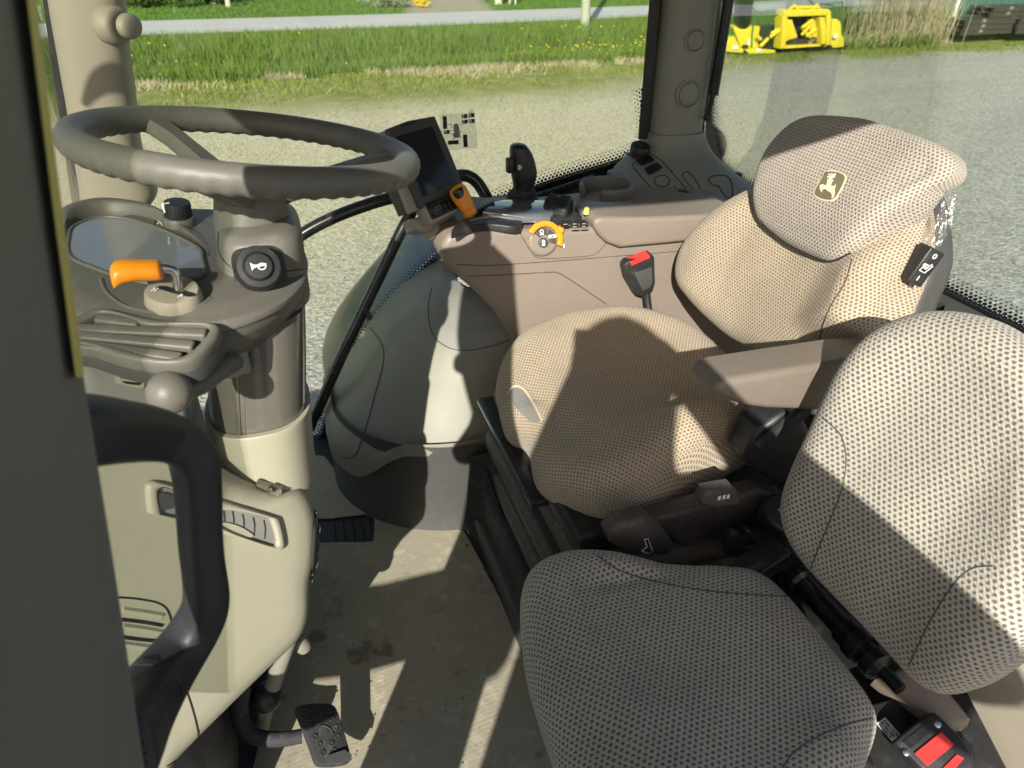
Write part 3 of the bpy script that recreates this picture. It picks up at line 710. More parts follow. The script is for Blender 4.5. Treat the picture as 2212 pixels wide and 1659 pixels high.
# bushes and trees
def foliage(bm, c, r, n, s, squash=.8, clump=14):
    cl = []
    for _ in range(clump):
        d = V((rnd.gauss(0, 1), rnd.gauss(0, 1), rnd.gauss(0, 1))).normalized() * rnd.uniform(.3, .95)
        cl.append((V(c) + V((d.x * r[0], d.y * r[1], d.z * r[2])), rnd.uniform(.25, .5)))
    for _ in range(n):
        k, q = rnd.choice(cl); d = V((rnd.gauss(0, 1), rnd.gauss(0, 1), rnd.gauss(0, 1))).normalized() * rnd.random() ** .4
        p = k + V((d.x * r[0], d.y * r[1], d.z * r[2])) * q
        if p.z < .03: p.z = rnd.uniform(.03, .3)
        nrm = V((rnd.gauss(0, 1), rnd.gauss(0, 1), rnd.gauss(.4, 1))).normalized(); x, y, _n = frame(nrm); w = s * rnd.uniform(.6, 1.3)
        bm.faces.new([bm.verts.new(p + x * w * a + y * w * b * .6) for a, b in ((-1, 0), (0, -1), (1, 0), (0, 1))])
bark = plastic('grey_bark', (.20, .17, .13), .9, 60, .003, .2)
def bush(name, label, cat, x, y, r, n, mat, s=.09, group=None, trunk=None):
    o = thing(name, label, cat, (x, y, 0), group)
    bm = newbm(); z0 = trunk or 0; foliage(bm, (x, y, z0 + r[2] * .85), r, n, s); obj('crown' if trunk else 'leaves', bm, mat, o, smooth=False)
    bm = newbm(); hh = (trunk or 0) + r[2] * .9; tr = .05 + .03 * r[0]
    revolve(bm, [(tr * 1.4, -.05), (tr, .3), (tr * .8, hh * .6), (tr * .3, hh)], (x, y, 0), (0, 0, 1), 10)
    for k in range(5):
        a = k * 1.3; tube(bm, [(x, y, hh * .45), (x + math.cos(a) * r[0] * .3, y + math.sin(a) * r[1] * .3, hh * .7), (x + math.cos(a) * r[0] * .6, y + math.sin(a) * r[1] * .6, hh * .95)], [tr * .5, tr * .35, tr * .15], 6)
    obj('trunk', bm, bark, o); return o
def gp(px, py): return U(px, py, Z=0)
q = gp(300, 21); bush('bush', 'olive green bush beyond the road, leftmost, next to the front pillar', 'bush', q.x, q.y + 1.0, (1.2, 1.0, 1.0), 2600, M['leaf'], .07, 'bushes beyond the road')
q = gp(372, 20); bush('bush', 'light green leafy bush beyond the road, between the olive bush and a dark evergreen', 'bush', q.x + .3, q.y + 1.2, (1.0, 1.0, 1.5), 2400, M['leaf'], .07, 'bushes beyond the road')
q = gp(335, 17); bush('evergreen_tree', 'dark evergreen tree behind the olive bush beyond the road', 'tree', q.x - .5, q.y + 3, (2.2, 1.6, 3.2), 5200, M['leaf_dark'], .10, 'dark trees beyond the road')
q = gp(440, 18); bush('evergreen_tree', 'dark evergreen tree by the thin bare trunk, right of the light green bush', 'tree', q.x + .4, q.y + 2.0, (1.6, 1.5, 3.2), 4200, M['leaf_dark'], .10, 'dark trees beyond the road')
q = gp(800, 2); bush('evergreen_tree', 'low dark tree behind the pale shrub bed, left of the driveway', 'tree', q.x - 1.5, q.y + 2.5, (4.2, 1.8, 2.0), 5200, M['leaf_dark'], .11, 'dark trees beyond the road')
q = gp(845, 18); bush('shrub', 'pale silvery shrub bed on the lawn beside the driveway', 'shrub', q.x, q.y + .5, (1.3, .8, .38), 1800, M['leaf_pale'], .05)
q = gp(912, 17); bush('flower_clump', 'low clump of yellow flowers where the lawn meets the driveway', 'flowers', q.x, q.y + .2, (.45, .35, .25), 500, M['yellow_petal'], .04)
pt = plastic('pale_bark', (.42, .38, .31), .9, 60, .003, .2)
for (px, py, w, lab, h) in ((494, 15, .11, 'thin pale bare trunk standing before the dark evergreen', 4.5), (818, 10, .06, 'slim stem in the pale shrub bed, nearer the evergreens', 4), (849, 10, .05, 'slim stem in the pale shrub bed, nearer the driveway', 4), (1077, 9, .17, 'stout pale trunk on the lawn right of the driveway', 6), (1101, 10, .05, 'thin stake on the lawn, just right of the stout trunk', 2.0), (1113, 10, .045, 'thin stake on the lawn, second from the stout trunk', 2.0)):
    q = gp(px, py); stake = 'stake' in lab
    o = thing('stake' if stake else 'young_tree', lab, 'stake' if stake else 'tree', (q.x, q.y, 0))
    bm = newbm(); tube(bm, [(q.x, q.y, -.1), (q.x + .03, q.y, h * .3), (q.x - .05, q.y, h * .6), (q.x, q.y, h)], [w * 1.15, w, w * .85, w * .6] if not stake else w, 10); obj('shaft' if stake else 'trunk', bm, pt, o)
    if not stake: bm = newbm(); foliage(bm, (q.x, q.y, h + 1.0), (1.6, 1.6, 1.3), 900, .1); obj('crown', bm, M['leaf'], o, smooth=False)
# reeds, dark bush
q = gp(1975, 92)
reed = thing('reed_clump', 'tall clump of dry straw-coloured reeds at the edge of the yard', 'reeds', (q.x, q.y + .6, 0))
bm = newbm()
for _ in range(1500):
    x = q.x + rnd.gauss(.05, .5); y = q.y + .7 + rnd.gauss(0, .5); h = rnd.uniform(1.0, 2.6) * (1 - .28 * min(1, abs(x - q.x - .3) / 1.8)); a = rnd.gauss(0, .16); b = rnd.gauss(0, .12); w = .009
    tube(bm, [(x, y, -.02), (x + a * h * .5, y + b * h * .5, h * .55), (x + a * h * 1.3, y + b * h, h)], [w, w * .8, w * .3], 4, False)
obj('stems', bm, M['reed'], reed, smooth=False, kind='stuff')
bm = newbm()
for _ in range(160):
    x = q.x + rnd.gauss(-1.6, .8); y = q.y + .1 + rnd.gauss(0, .3); h = rnd.uniform(.15, .5); a = rnd.gauss(.3, .5); b = rnd.gauss(0, .3)
    tube(bm, [(x, y, 0), (x + a * h * .5, y + b * h * .5, h * .6), (x + a * h * 1.3, y + b * h, h * .8)], [.008, .007, .003], 4, False)
obj('fallen_stems', bm, M['reed'], reed, smooth=False, kind='stuff')
q2 = gp(2055, 82); bush('bush', 'dark leafy bush between the dry reeds and the green container', 'bush', q2.x + .3, q2.y + 1.8, (1.2, 1.0, 1.5), 3200, M['leaf_dark'], .07)
# container and stacked pallets
t = NT('dark_green_sheet'); p = t.coord(); n = t.noise(3, 5, .65, p); c = t.mix(n, (.03, .095, .07), (.05, .13, .10)); c = t.mix(t.math('MULTIPLY', t.step(.62, .72, t.noise(5, 3, .6, p)), .5), c, (.15, .17, .15)); M['container'] = t.done(t.pbr(c, .45, t.bump(t.noise(60, 2, .5, p), .003, .4), spec=.4))
q = gp(2098, 62); dx = V((1, .12, 0)).normalized(); dy = V((-.12, 1, 0)).normalized()
con = thing('storage_container', 'dark green sheet metal container behind the stacked pallets', 'container', (q.x, q.y + .5, 0))
bm = newbm(); c0 = V((q.x, q.y + .9, 0))
box(bm, c0 + dx * 3.0 + dy * 1.2 + V((0, 0, 1.3)), (6, 2.4, 2.6), .01, 2, (dx, dy, (0, 0, 1)))
for k in range(14): box(bm, c0 + dx * (.35 + k * .42) + dy * -.02 + V((0, 0, 1.3)), (.2, .05, 2.4), .01, 1, (dx, dy, (0, 0, 1)))
obj('wall', bm, M['container'], con)
bm = newbm(); box(bm, c0 + dx * .0 + dy * -.03 + V((0, 0, 1.3)), (.09, .09, 2.6), .01, 1, (dx, dy, (0, 0, 1))); obj('corner_post', bm, M['tag'], con)
t = NT('dirty_wood'); p = t.coord(); n = t.noise(5, 5, .7, t.scale(p, (1, 5, 5))); c = t.mix(n, (.02, .018, .016), (.075, .065, .052)); c = t.mix(t.math('MULTIPLY', t.step(.6, .7, t.noise(2.2, 3, .6, p)), .6), c, (.35, .30, .22)); M['pallet'] = t.done(t.pbr(c, .9, t.bump(n, .01, .6), spec=.1))
def pallet(px, py, L_, W_, z, lab):
    q = gp(px, py); o = thing('pallet', lab, 'pallet', (q.x, q.y, z), 'dark pallets stacked by the container')
    bm = newbm()
    for k in range(6): box(bm, (q.x + L_ / 2, q.y + W_ * (k + .5) / 6, z + .135), (L_, W_ / 6 * .72, .024), .003, 1)
    obj('deck', bm, M['pallet'], o)
    for k in range(3): bm = newbm(); box(bm, (q.x + L_ / 2, q.y + W_ * (.06 + k * .44), z + .062), (L_, .09, .118), .004, 1); obj('bearer', bm, M['pallet'], o)
for k, (px, py, L_, z, lab) in enumerate(((2079, 77, 2.05, 0, 'bottom dark pallet of the low stack nearest the reeds'), (2081, 77, 2.0, .15, 'second dark pallet of the low stack nearest the reeds'), (2080, 77, 2.06, .30, 'top dark pallet of the low stack nearest the reeds'), (2129, 71, 2.1, .45, 'lower of the raised pallets before the green container'), (2133, 71, 2.1, .60, 'upper of the raised pallets before the green container'), (2196, 74, 2.0, 0, 'ground pallet cut off by the picture edge'), (2194, 74, 2.0, .15, 'second pallet up, cut off by the picture edge'), (2197, 74, 2.0, .30, 'third pallet up, cut off by the picture edge'))):
    pallet(px, py, L_, 1.0, z, lab)
bm = newbm()
# ------------------------------------------------ yellow pick-up header with green guard rails
M['yellow'] = plastic('yellow_paint', (.70, .56, .03), .45, 300, .0003, .3, dustcol=(.35, .28, .1)); M['green'] = plastic('green_paint', (.03, .16, .04), .4, 300, .0003, .1)
YH = 18.4
def H(px, py, y=YH): return U(px, py, Y=y)
def poly(bm, pts, y, th, b=.01): prism(bm, [H(a, c, y) for a, c in pts], (0, th, 0), b, 2)
q = H(1700, 108); hd = thing('forage_header', 'yellow forage harvester pick-up header with green guard rails parked on the grass edge', 'farm implement', (q.x, YH, 0))
def part(name, mat, fn, parent=hd): bm = newbm(); fn(bm); fixn(bm); return obj(name, bm, mat, parent)
def zz(a, b): return (2500 + a * .4521) * .54004, b * .4521 * .54004   # zoomed-view numbers to picture points
def Z(l): return [zz(a, b) for a, b in l]
part('left_side_shield', M['yellow'], lambda bm: poly(bm, Z([(700, 440), (720, 400), (890, 350), (965, 320), (1010, 400), (1050, 440), (1045, 470), (960, 462)]), YH - .1, .25))
part('deflector', M['green'], lambda bm: poly(bm, Z([(880, 340), (900, 300), (955, 262), (962, 300), (900, 345)]), YH + .1, .1))
part('main_shield', M['yellow'], lambda bm: poly(bm, Z([(955, 240), (1010, 232), (1195, 232), (1185, 300), (1180, 400), (1210, 430), (1218, 470), (1110, 475), (1080, 420), (1020, 410), (990, 330)]), YH + .15, .5))
part('dark_opening', M['black'], lambda bm: poly(bm, Z([(1190, 238), (1395, 228), (1400, 400), (1380, 460), (1220, 440)]), YH + .45, .5))
def rot(bm):
    c = H(*zz(1310, 380), YH + .1); revolve(bm, [(.05, -.1), (.36, -.08), (.42, 0), (.36, .1), (.2, .14), (.12, .3)], c, (0, -1, 0), 24, sx=.8)
part('rotor_housing', M['yellow'], rot)
part('lower_beam', M['yellow'], lambda bm: poly(bm, Z([(1060, 440), (1120, 430), (1330, 445), (1330, 470), (1100, 478)]), YH - .1, .2))
def arms(bm):
    for a, b in (((1195, 410), (1265, 340)), ((1280, 330), (1385, 250)), ((1170, 320), (1200, 350)), ((1290, 300), (1350, 262))):
        p, q = H(*zz(*a), YH), H(*zz(*b), YH); tube(bm, [p, q], .05, 8)
part('arms', M['yellow'], arms)
frm = part('mounting_frame', M['yellow'], lambda bm: [poly(bm, Z(s), YH - .15, .35, .02) for s in ([(1405, 95), (1440, 85), (1800, 78), (1825, 100), (1825, 135), (1440, 150), (1405, 150)], [(1395, 140), (1440, 150), (1455, 300), (1470, 345), (1425, 370), (1420, 430), (1380, 432), (1390, 300)], [(1785, 130), (1825, 130), (1822, 240), (1815, 395), (1785, 400)], [(1420, 405), (1730, 392), (1735, 410), (1420, 432)], [(1725, 150), (1765, 155), (1785, 260), (1780, 380), (1745, 395)])])
part('frame_pillar', M['yellow'], lambda bm: poly(bm, Z([(1430, 170), (1480, 175), (1520, 300), (1530, 330), (1470, 350), (1450, 340)]), YH - .05, .2, .02), frm)
part('frame_pillar', M['yellow'], lambda bm: poly(bm, Z([(1650, 170), (1680, 175), (1700, 270), (1705, 330), (1660, 330), (1640, 260)]), YH - .05, .2, .02), frm)
part('back_plate', M['black'], lambda bm: poly(bm, Z([(1430, 140), (1800, 130), (1800, 400), (1430, 410)]), YH + .35, .05, 0), frm)
def cyl(bm):
    for a, b, r in (((1560, 250), (1660, 180), .055), ((1560, 310), (1650, 215), .045), ((1600, 320), (1690, 260), .05), ((1580, 270), (1640, 330), .04)): tube(bm, [H(*zz(*a), YH - .05), H(*zz(*b), YH - .05)], r, 10)
part('cylinder_group', M['yellow'], cyl, frm)
part('lower_dark_panel', M['pallet'], lambda bm: poly(bm, Z([(1430, 345), (1690, 340), (1700, 395), (1430, 405)]), YH + .02, .05, .005), frm)
def lat(bm):
    for a, b in (((1440, 95), (1500, 45)), ((1500, 45), (1540, 90)), ((1640, 90), (1700, 40)), ((1700, 40), (1720, 85)), ((1520, 62), (1690, 62))): tube(bm, [H(*zz(*a), YH), H(*zz(*b), YH)], .04, 8)
part('latch_hooks', M['yellow'], lat, frm)
part('right_shield', M['yellow'], lambda bm: poly(bm, Z([(1830, 190), (1850, 170), (1880, 168), (1912, 200), (1915, 300), (1940, 340), (1935, 415), (1820, 425), (1825, 300)]), YH, .5, .02))
def feet(bm):
    for a in (1060, 1390, 1800, 1925): box(bm, H(*zz(a, 450), YH + .05), (.1, .15, .3), .01)
part('feet', M['black'], feet)
def rails(bm):
    for pth in ([(1120, 465), (1125, 300), (1150, 130), (1160, 105), (1120, 60)], [(1160, 148), (1400, 125), (1830, 118)], [(1630, 0), (1660, 35), (1720, 42), (1920, 18), (1922, 350)], [(1920, 130), (1925, 330)], [(1760, 40), (1850, 50), (1855, 150)]): tube(bm, [H(*zz(*a), YH + .1) for a in pth], .02, 8)
part('guard_rails', M['green'], rails)
def labs(bm):
    for a, b, w, h in ((975, 420, .17, .09), (1180, 445, .13, .09), (1095, 372, .07, .16), (1862, 318, .13, .1)): c = H(*zz(a, b), YH - .13 if a < 1100 else YH - .12); box(bm, c, (w, .006, h), .001)
part('warning_labels', M['tag'], labs)
# ================================================================= steering wheel
WC = V((-.0275, .93, 2.389)); WA = V((math.cos(.1607), 0, -math.sin(.1607))); WB = V((0, math.cos(-.0524), math.sin(-.0524))); WN = WA.cross(WB).normalized(); WR = .187
sw_t = thing('steering_wheel', 'grey-brown three-spoke steering wheel with a finger-grip rim above the dashboard', 'steering wheel', WC - WN * .12)
bm = newbm(); secs = []; NN = 384
for k in range(NN):
    t = 2 * math.pi * k / NN; rad = WA * math.cos(t) + WB * math.sin(t); s = []
    sc = .5 + .5 * math.cos(t * 58)
    for j in range(18):
        a = 2 * math.pi * j / 18; under = max(0, -math.sin(a) * .8 + .1 + .25 * math.cos(a)) ** 1.2
        r = .0157 - .0019 * sc * min(1, under)
        s.append(WC + rad * (WR + r * math.cos(a)) + WN * (r * 1.08 * math.sin(a)))
    secs.append(s)
secs.append(secs[0])
rows_ = [[bm.verts.new(p) for p in s] for s in secs[:-1]]
for k in range(NN):
    for j in range(18): bm.faces.new((rows_[k][j], rows_[k][(j + 1) % 18], rows_[(k + 1) % NN][(j + 1) % 18], rows_[(k + 1) % NN][j]))
fixn(bm); obj('rim', bm, M['taupe'], sw_t, angle=180)
HB = U(545, 478, Y=.935)
for deg in (131, 11, 251):
    t = R(deg); rad = WA * math.cos(t) + WB * math.sin(t); tan = WN.cross(rad)
    p0 = WC + rad * (WR - .004) - WN * .004; p1 = WC + rad * (WR - .045) - WN * .016; p3 = HB + rad * .022 + WN * .032; p2 = p1.lerp(p3, .5)
    secs = []
    for p, w, h in ((p0, .020, .009), (p0.lerp(p1, .5), .0155, .0095), (p1, .0135, .010), (p2, .0145, .0105), (p3, .018, .012), (HB + WN * .028, .02, .012)):
        d = (p3 - p1).normalized(); up = tan.cross(d).normalized()
        secs.append([p + tan * (w * a) + up * (h * b) for a, b in ((-1, -.5), (-.8, -1), (.8, -1), (1, -.5), (1, .5), (.72, 1), (-.72, 1), (-1, .5))])
    bm = newbm(); loft(bm, secs); fixn(bm); obj('spoke', bm, M['taupe'], sw_t, angle=30)
bm = newbm(); revolve(bm, [(.046, -.032), (.0465, .0), (.0435, .022), (.042, .040), (.038, .045), (.012, .046)], HB, (.10, 0, 1), 48); obj('hub', bm, M['taupe'], sw_t)
# ================================================================= dashboard pod, column and lower panel
dash = thing('dashboard', 'grey-brown dashboard pod on a column with a cream lower panel, gauges, shift lever and horn', 'dashboard', (-.1, .9, 1.5))
bm = newbm(); silo(bm, dense([(548, 150, 628, .925, .140), (551, 138, 638, .925, .149), (556, 126, 650, .925, .158), (566, 117, 660, .92, .165), (582, 111, 667, .92, .169), (597, 110, 668, .92, .171), (603, 110, 668, .92, .171)], 30), .92, .16, 96, 2.25)
zt = max(v.co.z for v in bm.verts); zb = min(v.co.z for v in bm.verts)
for v in bm.verts: w_ = ss(0, 1, (v.co.z - zb) / (zt - zb)); v.co.z += w_ * (-.10 * (v.co.x + .11) + .07 * (v.co.y - .92))
bmesh.ops.triangulate(bm, faces=[f for f in bm.faces if len(f.verts) > 4])
S_pod = Surf(bm); pod = obj('pod_cover', bm, M['taupe'], dash, angle=50)
bm = newbm(); silo(bm, dense([(605, 112, 667, .92, .170), (625, 122, 664, .92, .165), (655, 160, 650, .92, .150), (690, 240, 622, .92, .122), (722, 340, 585, .92, .095), (745, 400, 540, .92, .075), (752, 420, 520, .92, .06)], 24), .92, .16, 96, 2.2); obj('pod_underside', bm, M['taupe'], dash, angle=60)
bm = newbm(); silo(bm, dense([(463, 500, 606, .935, .045), (466, 486, 622, .935, .062), (471, 476, 634, .935, .072), (482, 470, 646, .935, .080), (500, 467, 652, .935, .084), (540, 465, 657, .935, .087), (580, 462, 662, .935, .09), (620, 455, 668, .935, .094)], 32), .935, .085, 80, 3.6); S_cb2 = Surf(bm); cbx = obj('column_housing', bm, M['taupe'], dash, angle=60)
bm = newbm(); seam(bm, S_cb2, [(472, 500), (474, 545), (500, 578), (540, 590), (600, 588), (660, 580)], .0008, .0002, 60); obj('housing_joint', bm, M['black'], cbx)
# gauge glass with its hood
GL = [(150, 505), (162, 487), (205, 471), (255, 470), (310, 482), (370, 505), (428, 536), (437, 562), (440, 592), (400, 602), (330, 612), (262, 598), (200, 578), (150, 552)]
GPL = (S_pod.at(300, 560, .0025)[0], V((.10, -.07, 1)).normalized())
gw = [U(p.x, p.y, pl=GPL) for p in smooth_closed([V((a, b, 0)) for a, b in GL], 90)]
bm = newbm(); prism(bm, gw, GPL[1] * -.006); gg = obj('gauge_glass', bm, M['cluster'], dash, smooth=False)
bm = newbm(); tube(bm, gw + [gw[0]], .0024, 8); obj('gauge_bezel', bm, M['taupe'], dash)
bm = newbm(); hood = [(128, 515), (138, 490), (165, 470), (215, 456), (270, 457), (330, 469), (385, 492), (436, 522), (452, 548)]
HPL = (S_pod.at(300, 470, 0)[0], V((.10, -.07, 1)).normalized())
hp_ = smooth_open([V((a, b, 0)) for a, b in hood], 60); secs = []
for i, q in enumerate(hp_):
    p = U(q.x, q.y, pl=HPL); k = ss(0, 8, i) * ss(59, 34, i); hh = .001 + .015 * k
    d = (p - V((-.11, .80, p.z))); d.z = 0; d.normalize()
    secs.append([p - d * .010 - V((0, 0, .006)), p - d * .007 + V((0, 0, hh * .8)), p - d * .002 + V((0, 0, hh)), p + d * .012 + V((0, 0, hh * .95)), p + d * .03 + V((0, 0, hh * .3)), p + d * .04 - V((0, 0, .012))])
loft(bm, secs); fixn(bm); obj('gauge_hood', bm, M['taupe'], dash, angle=60)
bm = newbm(); seam(bm, S_pod, [(219, 602), (225, 622), (239, 640), (273, 662), (325, 674), (376, 675), (427, 661), (455, 643)], .0028, -.0010, 60); obj('scoop_ridge', bm, M['taupe'], dash)
# rotary light switch
lp, ln = S_pod.at(388, 484, 0); ln = V((.12, -.1, 1)).normalized()
bm = newbm(); revolve(bm, [(.0205, -.012), (.0205, .010), (.019, .012), (.01, .012)], lp, ln, 32); lk = obj('light_switch', bm, M['taupe'], dash)
bm = newbm(); secs = []
for r_, h_ in ((.0165, .012), (.0168, .014), (.0168, .028), (.0158, .031), (.002, .0315)):
    x_, y_, a_ = frame(ln, (0, 1, 0)); secs.append([lp + a_ * h_ + (x_ * math.cos(2 * math.pi * k / 72) + y_ * math.sin(2 * math.pi * k / 72)) * (r_ * (1 - (.045 if (k % 3 == 0 and .013 < h_ < .03) else 0))) for k in range(72)])
loft(bm, secs); fixn(bm); obj('knob', bm, M['black'], lk, angle=25)
bm = newbm(); box(bm, lp + ln * .026 + V((-.0125, -.004, 0)), (.010, .006, .0125), .001); obj('pointer', bm, M['white'], lk)
bm = newbm(); seam(bm, S_pod, [(352, 470), (338, 477), (332, 489), (340, 504), (360, 514), (377, 514), (378, 507)], .0006, .0002, 40); obj('legend_outline', bm, M['black'], lk)
def ring(bm, S, cx, cy, rx, ry, r=.0006, off=.0003): seam(bm, S, [(cx + rx * math.cos(k * .628), cy + ry * math.sin(k * .628)) for k in range(10)], r, off, 30, True)
bm = newbm(); ring(bm, S_pod, 344, 475, 4, 2.6); ring(bm, S_pod, 348, 497, 4.5, 2.6); seam(bm, S_pod, [(340, 484), (343, 481), (348, 482), (350, 487)], .0006, .0003, 12)
for k in range(3): seam(bm, S_pod, [(343, 485 + k * 1.8), (351, 486 + k * 1.8)], .0005, .0003, 0) if False else None
seam(bm, S_pod, [(350, 474), (353, 477), (351, 479)], .0009, .0003, 10); obj('legend_marks', bm, M['white'], lk)
# horn button on its stalk
S_pc2 = S_cb2
hp0, hn0 = S_pc2.at(562, 588, 0); hx = V((.12, -.82, .52)).normalized(); ux, uy, un = frame(V((.08, -.97, .12)))
bm = newbm(); rr_ = []
for k in range(40):
    t = 2 * math.pi * k / 40; rr_.append(hp0 + ux * (.030 * math.copysign(abs(math.cos(t)) ** .5, math.cos(t))) + uy * (.031 * math.copysign(abs(math.sin(t)) ** .5, math.sin(t))) - un * .01)
prism(bm, rr_, un * .016, 0, 2, 0); hb = obj('horn_switch', bm, M['black'], dash)
bm = newbm(); h0 = hp0 + V((-.004, 0, -.002)); revolve(bm, [(.017, -.01), (.018, .012), (.0235, .018), (.0255, .022), (.026, .032), (.0255, .040), (.0235, .045), (.0175, .0455), (.0172, .044), (.0165, .044), (.0162, .047), (.014, .0492), (.002, .050)], h0, hx, 48); S_h = Surf(bm); hb2 = obj('horn_button', bm, M['black'], hb)
bm = newbm(); hc = h0 + hx * .0507; vx, vy, vn = frame(hx)
def onp(a, b): return hc + vx * a + vy * b
prism(bm, [onp(-.0085, -.0048), (onp(-.0085, .0048)), onp(-.0065, .002), onp(-.002, .0012), onp(.008, .0012), onp(.008, -.0012), onp(-.002, -.0012), onp(-.0065, -.002)], hx * .0006)
tube(bm, [onp(.003 + .0042 * math.cos(k * .524), -.0015 + .0036 * math.sin(k * .524)) for k in range(13)], .0007, 6); obj('horn_mark', bm, M['white'], hb2)
# shift lever in its turret
gp0, gn = S_pod.at(376, 648, 0); gp0 = gp0 + V((0, 0, -.002)); gax = V((.10, -.22, 1)).normalized()
bm = newbm(); revolve(bm, [(.0315, -.03), (.0305, .0), (.0285, .013), (.026, .0165), (.02, .0175), (.002, .0175)], gp0, gax, 48); S_g = Surf(bm); tr = obj('shift_turret', bm, M['beige'], dash)
bm = newbm(); patch(bm, S_g, [(338, 622), (352, 618), (372, 622), (405, 630), (424, 636), (410, 642), (385, 637), (360, 630)], .0006, 4, 40); obj('gate', bm, M['black'], tr)
bm = newbm(); patch(bm, S_g, [(382, 629), (392, 626), (400, 629), (392, 633)], .0012, 3, 24); obj('gate_slot', bm, M['taupe'], tr)
gx, gy, gz = frame(gax, (0, 1, 0))
for ch, px, py in (('N', 334, 627), ('P', 389, 641)):
    c = S_g.at(px, py, .0008)[0]; bm = text_bm(ch, .0085, c, V((.75, -.62, 0)), V((.62, .75, .25)), .0004, bold=.0002); obj('gate_letter', bm, M['white'], tr)
gy0 = gp0.y - .004
lv = [(386, 632, gy0), (383, 606, gy0), (379, 590, gy0), (369, 582, gy0), (352, 580, gy0), (330, 581, gy0)]
bm = newbm(); tube(bm, [U(a, b, Y=y) for a, b, y in lv], .0052, 16, True, 40); ro = obj('shift_rod', bm, M['steel'], dash)
bm = newbm(); secs = []
HC = [(350, 582, .0125), (345, 582.5, .0150), (330, 583, .0157), (305, 583, .0160), (285, 583, .0165), (262, 584, .0168), (250, 587, .0160), (243, 591, .0125), (240, 594, .006)]
hq = dense([(a, b, r * 1000, 0) for a, b, r in HC], 36)
for i, (a, b, r, _) in enumerate(hq):
    k = i / 35; p = U(a, b + 5 * ss(.45, 1, k), Y=gy0 - .012 * k); r *= .00076; s = []
    for j in range(24):
        t = 2 * math.pi * j / 24; u = math.cos(t) * r * 1.15; w = math.sin(t) * r * .92
        w -= ss(.35, .9, k) * .006 * (u / r) ** 2 if w < 0 else ss(.35, .9, k) * .004 * (u / r) ** 2
        s.append(p + V((0, u, w)))
    secs.append(s)
loft(bm, secs); fixn(bm); obj('shift_handle', bm, M['orange'], ro, angle=180)
# ribbed tray
TP = (U(330, 725, Y=.735), V((.03, -.30, 1)).normalized())
def tp(a, b, h=0): return U(a, b, pl=TP) + TP[1] * h
to = [(120, 712), (170, 678), (215, 664), (300, 680), (380, 692), (466, 698), (476, 710), (462, 735), (430, 768), (395, 783), (340, 785), (260, 772), (180, 745), (120, 735)]
bm = newbm(); prism(bm, [tp(p.x, p.y, -.012) for p in smooth_closed([V((a, b, 0)) for a, b in to], 70)], TP[1] * -.022, .004, 2); tray = obj('tray', bm, M['darkgrey'], dash)  # dark grey base stands in for shadow down in the slots
bm = newbm(); secs = []
oc = smooth_closed([V((a, b, 0)) for a, b in to], 90); cen = tp(300, 725)
for q in oc + [oc[0]]:
    p = tp(q.x, q.y); d = (p - cen); d = (d - TP[1] * d.dot(TP[1])).normalized(); z = TP[1]
    secs.append([p - d * .012 - z * .014, p - d * .012 - z * .001, p - d * .009 + z * .0012, p - d * .003 + z * .0012, p + z * -.003, p - z * .022, p - d * .004 - z * .027, p - d * .01 - z * .027])
rw_ = [[bm.verts.new(p) for p in s] for s in secs[:-1]]
for k in range(90):
    for j in range(8): bm.faces.new((rw_[k][j], rw_[k][(j + 1) % 8], rw_[(k + 1) % 90][(j + 1) % 8], rw_[(k + 1) % 90][j]))
fixn(bm); obj('tray_rim', bm, M['taupe'], tray, sub=1, angle=180)
for a, b in (((150, 704), (445, 716)), ((130, 716), (418, 742)), ((140, 735), (390, 768)), ((205, 682), (300, 694))):
    bm = newbm(); p, q = tp(*a, -.008), tp(*b, -.008); m = (p + q) / 2; d = (q - p).normalized(); box(bm, m, ((q - p).length, .0125, .016), .003, 3, (d, TP[1].cross(d), TP[1])); obj('tray_rib', bm, M['taupe'], tray)
# tilt lever with ball knob
bm = newbm(); tube(bm, [U(392, 846, Y=.70), U(425, 836, Y=.715), U(452, 816, Y=.74), U(478, 793, Y=.78), U(508, 775, Y=.82)], [.0095, .0110, .0125, .014, .0145], 18, True, 40); tl = obj('tilt_lever', bm, M['taupe'], dash)
bm = newbm(); bmesh.ops.create_uvsphere(bm, u_segments=32, v_segments=20, radius=.0225); bmesh.ops.translate(bm, verts=bm.verts, vec=U(366, 848, Y=.69)); obj('ball_knob', bm, M['taupe'], tl)
bm = newbm(); box(bm, U(504, 776, Y=.82), (.032, .035, .034), .005, 3, ((1, .3, 0), (-.3, 1, 0), (0, 0, 1))); cv_ = obj('lever_clevis', bm, M['grey'], tl)
bm = newbm(); revolve(bm, [(.006, 0), (.006, .002), (.0035, .002), (.0035, .0005), (.001, .0005)], U(504, 784, Y=.80), (0, -1, .2), 20); obj('clevis_screw', bm, M['black'], cv_)
